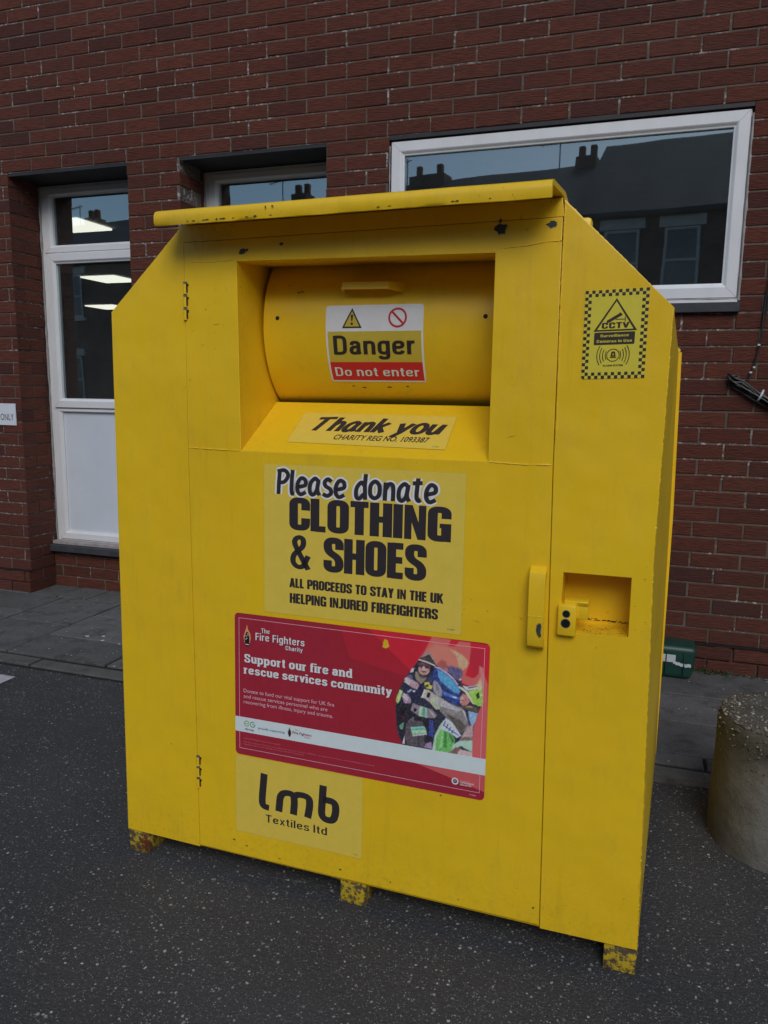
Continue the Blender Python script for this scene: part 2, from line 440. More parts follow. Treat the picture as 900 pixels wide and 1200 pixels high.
    def glyphs(s, t, font, x0, yb, x1, h, col, shear=0, extra=0.0, jit=0, gap=None, wfix=None):
        tbl, wx, wy, g = font; g = gap if gap is not None else g
        tot = sum((tbl[c][0] + g) if c in tbl else .28 for c in t) - g
        kx = (x1 - x0) / tot; x = 0; rnd = random.Random(3); base = s.layer + 1; s.layer += 2
        for c in t:
            if c not in tbl: x += .28; continue
            w, strokes = tbl[c]; dy = rnd.uniform(-jit, jit)
            for si, st in enumerate(strokes):
                pts, opt = st[0], (st[1] if len(st) > 1 else {})
                T = lambda q, x=x, dy=dy: (x0 + (x + q[0] + shear * q[1]) * kx, yb + (q[1] + dy) * h)
                s.stroke(pts, opt.get('wx', wx) + extra, opt.get('wy', wy) + extra, col, opt.get('c', False), opt.get('r', 0), T, opt.get('s', False), base + .45 * si)
            x += w + g
    def mb(s, fn, slice_step=None, thick=True):
        mb = MB()
        for v, f, col, layer in s.items:
            if slice_step:
                bm = bmesh.new(); bv = [bm.verts.new((q[0], q[1], 0)) for q in v]
                for q in f:
                    try: bm.faces.new([bv[i] for i in q])
                    except ValueError: pass
                lo = min(q[1] for q in v); hi = max(q[1] for q in v); y = math.ceil(lo / slice_step) * slice_step
                while y < hi:
                    bmesh.ops.bisect_plane(bm, geom=bm.verts[:] + bm.edges[:] + bm.faces[:], plane_co=(0, y, 0), plane_no=(0, 1, 0)); y += slice_step
                bm.verts.index_update()
                vv = [(q.co.x, q.co.y) for q in bm.verts]; ff = [tuple(q.index for q in p.verts) for p in bm.faces]; bm.free()
            else: vv, ff = v, f
            # keep faces turned to the viewer
            out = []
            for p in ff:
                A = 0
                for i in range(len(p)):
                    a, b = vv[p[i]], vv[p[(i + 1) % len(p)]]; A += a[0] * b[1] - b[0] * a[1]
                out.append(p if A > 0 else p[::-1])
            mb.mesh([fn(q[0], q[1], -.0003 - layer * s.EPS) for q in vv], out, s.mat, col)
        return mb

# hand-made letterforms ------------------------------------------------
l_, r_, c_ = .10, .41, .255
rd = {'r': .13}
IMP = ({
 'A': (.52, [([(.09, 0), (.255, 1.0)], {'wy': .0}), ([(.43, 0), (.265, 1.0)], {'wy': .0}), ([(.15, .24), (.37, .24)], {'wy': .07})]),
 'C': (.50, [([(r_, .62), (r_, .915), (l_, .915), (l_, .085), (r_, .085), (r_, .38)], rd)]),
 'D': (.51, [([(l_, 0), (l_, 1)],), ([(l_, .925), (r_, .925), (r_, .075), (l_, .075)], rd)]),
 'E': (.40, [([(l_, 0), (l_, 1)],), ([(l_, .915), (.39, .915)],), ([(l_, .52), (.37, .52)],), ([(l_, .085), (.39, .085)],)]),
 'F': (.39, [([(l_, 0), (l_, 1)],), ([(l_, .915), (.38, .915)],), ([(l_, .50), (.36, .50)],)]),
 'G': (.51, [([(r_, .66), (r_, .915), (l_, .915), (l_, .085), (r_, .085), (r_, .18)], rd), ([(r_, 0), (r_, .52)],), ([(.26, .455), (.50, .455)], {'wy': .065})]),
 'H': (.51, [([(l_, 0), (l_, 1)],), ([(r_, 0), (r_, 1)],), ([(l_, .51), (r_, .51)],)]),
 'I': (.20, [([(l_, 0), (l_, 1)],)]),
 'J': (.36, [([(.26, 1), (.26, .085), (.0, .085)], {'r': .12})]),
 'K': (.52, [([(l_, 0), (l_, 1)],), ([(.17, .40), (.42, 1)], {'wy': 0}), ([(.24, .62), (.44, 0)], {'wy': 0})]),
 'L': (.38, [([(l_, 1), (l_, 0)],), ([(l_, .085), (.37, .085)],)]),
 'N': (.51, [([(l_ - .01, 0), (l_ - .01, 1)], {'wx': .085}), ([(r_ + .01, 0), (r_ + .01, 1)], {'wx': .085}), ([(.11, 1), (.40, 0)], {'wy': 0, 'wx': .085})]),
 'O': (.51, [([(l_, .915), (r_, .915), (r_, .085), (l_, .085)], {'c': True, 'r': .14})]),
 'P': (.49, [([(l_, 0), (l_, 1)],), ([(l_, .925), (.40, .925), (.40, .43), (l_, .43)], rd)]),
 'R': (.51, [([(l_, 0), (l_, 1)],), ([(l_, .925), (.40, .925), (.40, .50), (l_, .50)], rd), ([(.26, .50), (r_, .48), (r_, 0)], {'r': .08})]),
 'S': (.50, [([(r_, .66), (r_, .915), (l_, .915), (l_, .60), (r_, .40), (r_, .085), (l_, .085), (l_, .34)], {'r': .14})]),
 'T': (.44, [([(.0, .915), (.44, .915)],), ([(.22, 1), (.22, 0)],)]),
 'U': (.51, [([(l_, 1), (l_, .085), (r_, .085), (r_, 1)], rd)]),
 'Y': (.48, [([(.09, 1), (.24, .40)], {'wy': 0}), ([(.39, 1), (.24, .40)], {'wy': 0}), ([(.24, .48), (.24, 0)],)]),
 '&': (.60, [([(.50, .0), (.16, .66), (.15, .86), (.26, .93), (.36, .86), (.34, .66), (.12, .42), (.09, .20), (.20, .07), (.36, .10), (.50, .40)], {'s': True, 'wx': .075, 'wy': .065})]),
}, .112, .092, .045)
S = {'s': True}
MRK = ({
 'P': (.48, [([(.12, 1), (.10, .5), (.10, 0)],), ([(.02, .93), (.30, .99), (.46, .80), (.34, .54), (.12, .46)], S)]),
 'T': (.60, [([(-.02, .90), (.62, .97)],), ([(.30, .92), (.22, 0)],)]),
 'l': (.16, [([(.08, 1.0), (.06, .4), (.08, .06), (.18, .02)], S)]),
 'e': (.42, [([(.07, .28), (.36, .36), (.36, .54), (.20, .60), (.07, .42), (.07, .16), (.20, .03), (.40, .12)], S)]),
 'a': (.46, [([(.38, .52), (.24, .60), (.08, .42), (.07, .14), (.18, .03), (.32, .16), (.39, .50)], S), ([(.39, .58), (.36, .22), (.45, .02)], S)]),
 's': (.40, [([(.36, .52), (.22, .60), (.10, .50), (.14, .36), (.32, .26), (.36, .12), (.22, .02), (.04, .08)], S)]),
 'd': (.46, [([(.37, .48), (.24, .58), (.08, .38), (.08, .10), (.20, .03), (.36, .20)], S), ([(.40, 1.02), (.38, .5), (.42, 0)],)]),
 'o': (.46, [([(.23, .60), (.07, .46), (.07, .15), (.23, .03), (.39, .15), (.39, .46)], {'s': True, 'c': True})]),
 'n': (.44, [([(.08, .62), (.08, 0)],), ([(.08, .36), (.20, .56), (.33, .54), (.37, .36), (.38, 0)], S)]),
 't': (.38, [([(.20, .86), (.17, .20), (.24, .03), (.34, .06)], S), ([(.01, .60), (.36, .63)],)]),
 'h': (.44, [([(.10, 1.02), (.07, 0)],), ([(.08, .36), (.20, .56), (.33, .54), (.37, .36), (.37, 0)], S)]),
 'k': (.44, [([(.10, 1.02), (.07, 0)],), ([(.40, .60), (.10, .26)],), ([(.17, .32), (.40, 0)],)]),
 'y': (.46, [([(.05, .60), (.20, .08)],), ([(.44, .60), (.22, .04), (.04, -.28)],)]),
 'u': (.46, [([(.08, .60), (.07, .16), (.18, .03), (.32, .14), (.39, .50)], S), ([(.41, .60), (.39, 0)],)]),
}, .062, .062, .075)
def _up(q): return (q[0], q[1] * 1.16 if q[1] <= .62 and q[1] >= 0 else (q[1] if q[1] < 0 else .719 + (q[1] - .62) * .75))
MRK = ({k: (w, [(([_up(p) for p in st[0]],) + tuple(st[1:])) for st in sts]) if k not in 'PT' else (w, sts) for k, (w, sts) in MRK[0].items()},) + MRK[1:]

def vst(x, a, b): return ([(x, a), (x, b)],)
BW = [(.09, .65), (.46, .65), (.46, .07), (.09, .07)]; Z0 = {'wy': 0}
LOW = {
 'a': (.54, [([(.11, .50), (.13, .65), (.42, .65), (.42, .12), (.47, .02)], {'r': .15}), ([(.42, .42), (.09, .38), (.09, .07), (.36, .07), (.42, .24)], {'r': .14})]),
 'b': (.55, [(BW, {'c': 1, 'r': .2}), vst(.09, 0, 1)]), 'd': (.55, [(BW, {'c': 1, 'r': .2}), vst(.46, 0, 1)]),
 'c': (.52, [([(.44, .46), (.42, .65), (.09, .65), (.09, .07), (.42, .07), (.45, .25)], {'r': .2})]),
 'e': (.55, [([(.09, .37), (.46, .37), (.46, .65), (.09, .65), (.09, .07), (.42, .07), (.47, .20)], {'r': .2})]),
 'f': (.33, [([(.34, .945), (.15, .945), (.15, 0)], {'r': .12}), ([(.01, .66), (.32, .66)],)]),
 'g': (.55, [(BW, {'c': 1, 'r': .2}), ([(.46, .72), (.46, -.20), (.12, -.20), (.11, -.08)], {'r': .15})]),
 'h': (.54, [vst(.09, 0, 1), ([(.09, .42), (.12, .65), (.45, .65), (.45, 0)], {'r': .18})]),
 'i': (.18, [vst(.09, 0, .72), ([(.09, .86), (.09, 1.0)],)]), 'j': (.2, [([(.10, .72), (.10, -.2), (-.03, -.2)], {'r': .1}), ([(.10, .86), (.10, 1.0)],)]),
 'k': (.50, [vst(.09, 0, 1), ([(.43, .72), (.11, .28)], Z0), ([(.22, .42), (.44, 0)], Z0)]), 'l': (.18, [vst(.09, 0, 1)]),
 'm': (.82, [vst(.09, 0, .72), ([(.09, .42), (.12, .65), (.41, .65), (.41, 0)], {'r': .16}), ([(.41, .42), (.44, .65), (.73, .65), (.73, 0)], {'r': .16})]),
 'n': (.54, [vst(.09, 0, .72), ([(.09, .42), (.12, .65), (.45, .65), (.45, 0)], {'r': .18})]),
 'o': (.56, [([(.09, .65), (.47, .65), (.47, .07), (.09, .07)], {'c': 1, 'r': .2})]),
 'p': (.55, [(BW, {'c': 1, 'r': .2}), vst(.09, -.27, .72)]),
 'r': (.35, [vst(.09, 0, .72), ([(.09, .42), (.13, .63), (.34, .65)], {'r': .15})]),
 's': (.51, [([(.43, .52), (.40, .65), (.10, .65), (.10, .39), (.43, .34), (.43, .07), (.10, .07), (.08, .21)], {'r': .15})]),
 't': (.33, [([(.16, .92), (.16, .07), (.32, .065)], {'r': .12}), ([(.01, .66), (.31, .66)],)]),
 'u': (.54, [([(.09, .72), (.09, .07), (.42, .07), (.45, .3)], {'r': .18}), vst(.45, 0, .72)]),
 'v': (.50, [([(.07, .72), (.25, 0)], Z0), ([(.43, .72), (.25, 0)], Z0)]),
 'w': (.74, [([(.07, .72), (.21, 0)], Z0), ([(.36, .72), (.21, 0)], Z0), ([(.38, .72), (.53, 0)], Z0), ([(.67, .72), (.53, 0)], Z0)]),
 'x': (.50, [([(.07, .72), (.43, 0)], Z0), ([(.43, .72), (.07, 0)], Z0)]),
 'y': (.50, [([(.07, .72), (.25, .05)], Z0), ([(.44, .72), (.22, -.08), (.14, -.21), (.03, -.20)], {'r': .08})]),
}
CAPS = {k: (w * 1.34, [([(q[0] * 1.34, q[1]) for q in st[0]], {a: b for a, b in (st[1] if len(st) > 1 else {}).items() if a in ('c', 'r', 's') or (a == 'wy' and b == 0)}) for st in sts]) for k, (w, sts) in IMP[0].items()}
CAPS['V'] = (.66, [([(.08, 1), (.33, 0)], Z0), ([(.58, 1), (.33, 0)], Z0)])
CAPS['D'] = (.64, [vst(.10, 0, 1), ([(.10, .935), (.54, .935), (.54, .065), (.10, .065)], {'r': .26})])
HEL = ({**LOW, **CAPS}, .078, .066, .10)
def slab(tb):
    o = {}
    for k, (w, sts) in tb.items():
        n = list(sts)
        if k in 'abdfhiklmnpru':
            for st in sts:
                p = st[0]
                ends = [p[-1]] if (len(p) > 2 and p[-1][1] == 0) else ([p[0], p[-1]] if len(p) == 2 and p[0][0] == p[1][0] else [])
                for q in ends:
                    if q[1] in (0, -.27) and not (k in 'bu'): n.append(([(q[0] - .14, q[1] + .05), (q[0] + .14, q[1] + .05)], {'wy': .05}))
                    elif q[1] == .72 or q[1] == 1: n.append(([(q[0] - .16, q[1] - .05), (q[0], q[1] - .05)], {'wy': .05}))
        if k == 'u': n.append(([(.02, .67), (.16, .67)], {'wy': .05}))
        if k in 'vy': n += [([(-.03, .67), (.17, .67)], {'wy': .05}), ([(.34, .67), (.54, .67)], {'wy': .05})]
        o[k] = (w + .03, n)
    return o
SLB = ({**slab(LOW), **CAPS}, .092, .070, .10)

# ================================================================== SETTING
# ground: one asphalt sheet to the horizon
mb = MB(); mb.face([(-150, -150, 0), (150, -150, 0), (150, 150, 0), (-150, 150, 0)], 'asphalt')
tag(mb.build('asphalt_ground'), kind='structure')

# paving slabs along the wall
mb = MB(); mb.face([(-6, -1.10, .002), (9, -1.10, .002), (9, .34, .002), (-6, .34, .002)], 'joint')
tag(mb.build('paving_bed'), kind='structure')
mb = MB(); g = .0075
def slab(x0, x1, y0, y1, mat='slab'):
    def j(): return random.uniform(-.003, .003)
    h = .012 + random.uniform(-.002, .002); x0 += g + j(); x1 -= g + j(); y0 += g + j(); y1 -= g + j(); c = .004
    def e(): return random.uniform(-.0015, .0015)
    b = [(x0, y0, 0), (x1, y0, 0), (x1, y1, 0), (x0, y1, 0)]
    m1 = [(x, y, h - .004) for x, y, _ in b]
    t = [(x0 + c, y0 + c, h + e()), (x1 - c, y0 + c, h + e()), (x1 - c, y1 - c, h + e()), (x0 + c, y1 - c, h + e())]
    v = b + m1 + t
    f = [(8, 9, 10, 11)] + [(i, (i + 1) % 4, 4 + (i + 1) % 4, 4 + i) for i in range(4)] + [(4 + i, 4 + (i + 1) % 4, 8 + (i + 1) % 4, 8 + i) for i in range(4)]
    mb.mesh(v, f, mat)
xb = [-5.9, -5.3, -4.7, -4.1, -3.5, -2.9, -2.3, -1.7, -1.15, -.55, .115, .55, 1.16, 1.76, 2.36, 2.96, 3.5, 4.35, 4.95, 5.55, 6.15, 6.75, 7.35, 7.95]
yb = {9: [-.97, -.67, -.366, -.04], 10: [-.97, -.515, -.04], 11: [-.97, -.67, -.30, -.04], 12: [-.97, -.60, -.25, -.04], 16: [-.985, -.68, -.37, -.0]}
for i in range(len(xb) - 1):
    ys = yb.get(i, [-.97, -.67, -.35, -.04] if i % 2 else [-.97, -.52, -.04])
    for a, b in zip(ys, ys[1:]): slab(xb[i], xb[i + 1], a, b)
for a, b, k in ((-5.9, -.182, 0), (-.182, .04, 1), (.04, .27, 1), (.27, .678, 1), (.678, 1.028, 0), (1.028, 1.45, 1), (1.45, 1.913, 1), (1.913, 3.5, 0), (4.35, 7.9, 0)):
    slab(a, b, -.04, .215 if k else -.004)
for k in range(24): slab(-5.9 + .61 * k, -5.9 + .61 * (k + 1), -1.09, -.985, 'concrete')
tag(mb.build('paving_slabs'), kind='structure')
mb = MB()
mb.box(2.2, 8, -1.215, -1.10, .0, .007, 'concrete')
tag(mb.build('kerb_haunch'), kind='structure')
mb = MB(); mb.face([(-1.2, -1.315, .004), (.853, -1.306, .004), (.853, -1.215, .004), (-1.2, -1.205, .004)], 'whitepaint')
tag(mb.build('road_marking'), kind='structure')

# ------------------------------------------------------------------ brick building
BX, PX, CH = .225, .01, .075
building = tag(empty('brick_building', (2.2, 0, 0)), 'long red brick wall with white framed windows behind the yellow bin', 'building')
TOP = 64
openings = [(-.182, .678, 4, 35, 'bay'), (1.028, 1.913, 4, 35, 'bay'), (2.258, 3.950, 23.16, 35, 'hole')]
openings[0] = (-.182, .678, 0, 35, 'bay'); openings[1] = (1.028, 1.913, 0, 35, 'bay')
mb = MB()
def brick(x0, x1, z0, z1, y0, y1, axis='x', mat='brick'):
    """brick whose face lies at y0 (axis x) or at x=y0 (axis y, then x0,x1 are y values)"""
    j = lambda a: random.uniform(-a, a)
    c = .0025; dy = j(.0014); t = [j(.0012) for _ in range(4)]
    x0 += j(.0018); x1 += j(.0018); z0 += j(.0012); z1 += j(.0012)
    sgn = 1 if y1 > y0 else -1
    b = [(x0, y1, z0), (x1, y1, z0), (x1, y1, z1), (x0, y1, z1)]
    m1 = [(x0, y0 + sgn * c + dy, z0), (x1, y0 + sgn * c + dy, z0), (x1, y0 + sgn * c + dy, z1), (x0, y0 + sgn * c + dy, z1)]
    f1 = [(x0 + c, y0 + dy + t[0], z0 + c), (x1 - c, y0 + dy + t[1], z0 + c), (x1 - c, y0 + dy + t[2], z1 - c), (x0 + c, y0 + dy + t[3], z1 - c)]
    v = b + m1 + f1
    if axis == 'y': v = [(q[1], q[0], q[2]) for q in v]
    f = [(i, (i + 1) % 4, 4 + (i + 1) % 4, 4 + i) for i in range(4)] + [(4 + i, 4 + (i + 1) % 4, 8 + (i + 1) % 4, 8 + i) for i in range(4)] + [(8, 9, 10, 11)]
    if (axis == 'y') != (sgn < 0): f = [q[::-1] for q in f]
    mb.mesh(v, f, mat)
X0, X1 = -4.5, 8.1
RD = .245   # depth of the window bays
def runs(k):
    cuts = sorted((a, b) for a, b, k0, k1, _ in openings if k0 - .5 < k < k1)
    r = []; x = X0
    for a, b in cuts: r.append((x, a)); x = b
    r.append((x, X1)); return r
for k in range(TOP):
    z0 = k * CH + .0042; z1 = (k + 1) * CH - .0042
    yf = -.012 if k < 2 else 0.0
    if k == 23: pass
    for a, b in runs(k):
        ox = 0 if k % 2 else .1125
        n = math.floor((a - ox) / BX) - 1
        x = ox + n * BX
        while x < b:
            s0 = max(x + .0045, a if a > X0 else x); s1 = min(x + BX - .0045, b)
            if s1 - s0 > .03:
                endL = abs(s0 - a) < 1e-6; endR = abs(s1 - b) < 1e-6
                y1 = .05
                if endL or endR: y1 = .1025 if k % 2 else .215
                zz0 = z0
                if k == 23 and 2.2 < (s0 + s1) / 2 < 3.96: x += BX; continue
                brick(s0, s1, zz0, z1, yf, y1)
            x += BX
    # reveals of the two bays
    for a, b, k0, k1, t in openings[:2]:
        if k < k1:
            d = .1125 if k % 2 else .225
            for xx, sg in ((a, -1), (b, 1)):
                if RD - d > .01:
                    y1 = RD - .004
                    brick(d, y1 if k >= 4 else y1, z0, z1, xx, xx + sg * .05, 'y')
            if k < 4:
                ox = .06 if k % 2 else -.05; x = a + ox - BX
                while x < b:
                    s0 = max(x + .005, a); s1 = min(x + BX - .005, b)
                    if s1 - s0 > .02: brick(s0, s1, z0, z1 if k < 3 else z1 - .055, .222, .30)
                    x += BX
zc = 23 * CH
# mortar sheets behind the brick faces
def sheet(x0, x1, z0, z1, y=.0046): mb.face([(x0, y, z0), (x1, y, z0), (x1, y, z1), (x0, y, z1)], 'mortar')
xs = [X0, -.182, .678, 1.028, 1.913, 2.258, 3.950, X1]
sheet(X0, X1, 35 * CH - .001, TOP * CH)
for a, b in ((X0, -.184), (.680, 1.026), (1.915, 2.256), (3.952, X1)): sheet(a, b, 0, 35 * CH)
sheet(2.256, 3.952, 0, zc)
sheet(-.18, .676, 0, .26, .2275); sheet(1.03, 1.911, 0, .26, .2275)
for a, s in ((-.1875, 1), (.6835, -1), (1.0225, 1), (1.9185, -1)):
    mb.face([(a, .006, 0), (a, .30, 0), (a, .30, 2.625), (a, .006, 2.625)], 'mortar')
for a in (2.2525, 3.9555): mb.face([(a, .006, zc), (a, .12, zc), (a, .12, 2.625), (a, .006, 2.625)], 'mortar')
mb.build('wall', building, (2.2, 0, 0))
# damp course, lintels, coping
mb = MB()
for a, b in ((X0, -.180), (.676, 1.030), (1.911, X1)):
    n = int((b - a) / .05)
    mb = MB()
    for i in range(n):
        p = a + (b - a) * i / n; q = a + (b - a) * (i + 1) / n; d = random.uniform(.002, .008)
        mb.box(p, q, -.012 - d, .004, .1465 + random.uniform(-.001, .001), .1535, 'dpc')
    mb.build('damp_course', building, (2.2, 0, 0))
mb = MB()
for a, b in ((-.182, .678), (1.028, 1.913)):
    mb.box(a - .0, b, .006, .34, 2.612, 2.6275, 'lintel')
    mb.box(a, b, .004, .012, 2.606, 2.612, 'lintel')
mb.box(2.258, 3.950, .004, .10, 2.609, 2.6275, 'lintel')
mb.build('lintel', building, (2.2, 0, 0))
mb = MB(); mb.box(X0, X1, -.05, .35, TOP * CH, TOP * CH + .07, 'concrete', .008)
mb.build('coping', building, (2.2, 0, 0))

def ring(mb, x0, x1, z0, z1, w, y, mat='upvc', prof=None):
    """mitred frame; w = (left, right, bottom, top)"""
    if not isinstance(w, tuple): w = (w,) * 4
    prof = prof or [(0, .03), (0, .002), (.03, 0), (.70, 0), (.76, .002), (.90, .010), (1, .012), (1, .034)]
    rows = []
    for d, yy in prof:
        rows.append([(x0 + w[0] * d, y + yy, z0 + w[2] * d), (x1 - w[1] * d, y + yy, z0 + w[2] * d), (x1 - w[1] * d, y + yy, z1 - w[3] * d), (x0 + w[0] * d, y + yy, z1 - w[3] * d)])
    v = [q for r in rows for q in r]; f = []
    for i in range(len(rows) - 1):
        for k in range(4): f.append((i * 4 + k, i * 4 + (k + 1) % 4, i * 4 + 4 + (k + 1) % 4, i * 4 + 4 + k))
    mb.mesh(v, f, mat)
    # mitre joints
    for (ox, oz, ix, iz) in ((x0, z0, x0 + w[0], z0 + w[2]), (x1, z0, x1 - w[1], z0 + w[2]), (x1, z1, x1 - w[1], z1 - w[3]), (x0, z1, x0 + w[0], z1 - w[3])):
        a = Vector((ox, oz)); b = Vector((ox + (ix - ox) * .72, oz + (iz - oz) * .72)); d = (b - a); nn = Vector((-d.y, d.x)).normalized() * .0006
        mb.face([(q.x, y - .0004, q.y) for q in (a - nn, b - nn, b + nn, a + nn)], 'sealant')

def tall_window(x0, x1, label):
    mb = MB(); y = .25
    ring(mb, x0 + .003, x1 - .003, .318, 2.608, (.030, .030, .04, .02), y + .010)
    ring(mb, x0 + .031, x1 - .031, 2.200, 2.590, (.060, .060, .045, .048), y)
    ring(mb, x0 + .050, x1 - .050, 1.215, 2.190, (.060, .060, .060, .060), y - .012)
    ring(mb, x0 + .031, x1 - .031, .330, 1.208, (.064, .064, .055, .024), y)
    mb.box(x0 + .004, x0 + .033, y + .012, y + .06, .33, 2.60, 'upvc'); mb.box(x1 - .033, x1 - .004, y + .012, y + .06, .33, 2.60, 'upvc')
    mb.box(x0 + .031, x1 - .031, y + .006, y + .06, 1.196, 1.225, 'upvc'); mb.box(x0 + .031, x1 - .031, y + .006, y + .06, 2.18, 2.215, 'upvc')
    tube(mb, [(x0 + .004, y + .004, .32 + i * .06) for i in range(39)], .006, 'sealant', 6, .5)
    w = mb.build('window', building, (2.2, 0, 0)); w['label'] = label
    mb = MB(); mb.face([(x0 + .08, y + .030, 2.24), (x1 - .08, y + .030, 2.24), (x1 - .08, y + .030, 2.55), (x0 + .08, y + .030, 2.55)], 'glass'); mb.build('top_pane', w, (2.2, 0, 0))
    mb = MB(); mb.face([(x0 + .10, y + .018, 1.265), (x1 - .10, y + .018, 1.265), (x1 - .10, y + .018, 2.14), (x0 + .10, y + .018, 2.14)], 'glass'); mb.build('main_pane', w, (2.2, 0, 0))
    mb = MB(); mb.box(x0 + .085, x1 - .085, y + .022, y + .05, .37, 1.19, 'panel'); mb.build('infill_panel', w, (2.2, 0, 0))
    mb = MB(); mb.box(x0 + .002, x1 - .002, .175, .30, .252, .297, 'sill', .004); mb.box(x0 + .004, x1 - .004, .205, .30, .298, .320, 'sealant', .003); mb.build('sill', w, (2.2, 0, 0))
tall_window(-.182, .678, 'tall white window with solid lower panel left of the bin')
tall_window(1.028, 1.913, 'tall white window mostly hidden behind the bin')
mb = MB(); y = .012
ring(mb, 2.266, 3.943, 1.790, 2.603, (.026, .026, .028, .026), y + .010)
ring(mb, 2.270, 3.938, 1.794, 2.600, .066, y)
tube(mb, [(3.9475, .008, 1.78 + i * .05) for i in range(17)], .0065, 'sealant', 6, .5)
tube(mb, [(2.262 + i * .06, .010, 1.788) for i in range(29)], .005, 'sealant', 6, .5)
tube(mb, [(2.262, .010, 1.78 + i * .05) for i in range(17)], .004, 'sealant', 6, .5)
mb.box(2.262, 3.945, .006, .09, 1.772, 1.786, 'upvc', .002)
w = mb.build('window', building, (2.2, 0, 0)); w['label'] = 'wide white framed window of one dark pane'
mb = MB(); mb.face([(2.32, .040, 1.84), (3.89, .040, 1.84), (3.89, .040, 2.55), (2.32, .040, 2.55)], 'glass'); mb.build('pane', w, (2.2, 0, 0))
mb = MB(); mb.box(2.256, 3.952, -.026, .09, 1.727, 1.771, 'sill', .003); mb.build('sill', w, (2.2, 0, 0))
# rooms behind
mb = MB()
def room(x0, x1, y0, y1, z1, mat='room'):
    mb.face([(x0, y0, 0), (x0, y1, 0), (x0, y1, z1), (x0, y0, z1)], mat); mb.face([(x1, y0, 0), (x1, y0, z1), (x1, y1, z1), (x1, y1, 0)], mat)
    mb.face([(x0, y1, 0), (x1, y1, 0), (x1, y1, z1), (x0, y1, z1)], mat); mb.face([(x0, y0, z1), (x0, y1, z1), (x1, y1, z1), (x1, y0, z1)], mat)
    mb.face([(x0, y0, .02), (x1, y0, .02), (x1, y1, .02), (x0, y1, .02)], 'roomfloor')
room(-9, 2.05, .36, 9.0, 2.72); room(2.1, 7.5, .16, 4.0, 2.72)
# outer shell
mb.box(-9.2, -9.1, .36, 9.1, 0, 4.8, 'render'); mb.box(8.1, 8.2, .05, 9.1, 0, 4.8, 'render'); mb.box(-9.2, 8.2, 9.1, 9.3, 0, 4.8, 'render'); mb.box(-9.2, 8.2, .36, 9.3, 4.7, 4.78, 'lintel')
# room side of the front wall
for a, b, z0, z1 in ((-9, -.186, 0, 2.72), (.682, 1.024, 0, 2.72), (1.917, 2.254, 0, 2.72), (3.954, 7.5, 0, 2.72), (2.254, 3.954, 0, 1.72)):
    mb.box(a, b, .10 if a > 1.9 else .30, .15 if a > 1.9 else .56, z0, z1, 'room')
mb.box(-9, 7.5, .1, .35, 2.63, 2.72, 'room')
mb.build('interior', building, (2.2, 0, 0))
for i, (x, yy, sx, lab) in enumerate(((-1.13, 1.70, .44, 'lit ceiling panel seen in the top pane of the tall window'), (-2.95, 4.50, .5, 'lit ceiling panel highest in the lower glass of the tall window'), (-5.2, 7.35, .55, 'narrow lit ceiling panel lowest in the glass of the tall window'))):
    t = MB(); t.box(x - sx / 2, x + sx / 2, yy - sx / 2, yy + sx / 2, 2.700, 2.716, 'lamp')
    o = t.build('ceiling_light', None, (x, yy, 2.70)); tag(o, lab, 'ceiling light', 'ceiling light panels inside the building')

# sign on the brick pier
mb = MB(); mb.box(-.62, -.222, -.006, -.001, 1.102, 1.240, 'signplate', .001)
a = Art(); a.text('ONLY', -.345, 1.134, -.240, .040, alb(52, 58, 70), .0)
v, f, c, ly = a.items[0]; mb.mesh([(q[0], -.0068, q[1]) for q in v], f, 'print', c)
tag(mb.build('wall_sign', None, (-.42, 0, 1.17)), 'white plastic sign reading ONLY on the brick pier', 'sign')

# cable hanging on the wall with a tied coil
mb = MB()
c1 = curve_pts([(4.18, -.012, 4.79), (4.175, -.012, 3.4), (4.12, -.012, 2.2), (4.085, -.012, 2.0), (4.066, -.014, 1.86), (4.058, -.012, 1.78), (4.055, -.012, 1.72), (4.050, -.014, 1.60), (4.036, -.014, 1.50), (4.016, -.02, 1.425)], 8)
tube(mb, c1, .0042, 'cable', 6, .1)
c2 = curve_pts([(4.19, -.012, 4.79), (4.185, -.012, 3.4), (4.127, -.012, 2.2), (4.075, -.012, 1.86), (4.066, -.014, 1.76), (4.058, -.012, 1.68)], 8); tube(mb, c2, .0042, 'cable', 6)
rr = random.Random(5)
for i in range(14):
    o1 = rr.uniform(-.020, .018); o2 = rr.uniform(-.016, .014); o3 = rr.uniform(.004, .03)
    tube(mb, curve_pts([(4.30, -.03 - o3, 1.235 + o2), (4.17, -.02 - o3, 1.29 + o1), (4.08, -.016 - o3, 1.345 + o2), (4.00, -.014 - o3, 1.395 + o1), (3.955 + o2, -.014 - o3, 1.425 + o2), (3.932 + rr.uniform(-.006, .006), -.02, 1.432 + o1), (3.945, -.012, 1.405 + o2), (3.99, -.016, 1.385 + o1), (4.09, -.02, 1.325 + o1), (4.2, -.025, 1.265 + o2), (4.3, -.03, 1.22 + o1)], 6), .0038, 'cable', 6)
for i in range(3): tube(mb, [(4.065 + .003 * i + .022 * math.cos(q) * .5, -.028 + .026 * math.sin(q), 1.352 + .026 * math.cos(q)) for q in [k * math.pi / 8 for k in range(17)]], .0016, 'label', 5)
for k, z in enumerate((1.575, 1.475, 1.452)): mb.box(4.040 - .012 * k, 4.051 - .012 * k, -.022, -.008, z, z + .008, 'label', .001)
tag(mb.build('cable', None, (4.05, 0, 1.4), smooth=50), 'black cable hanging down the brick wall in a tied bundle', 'cable')

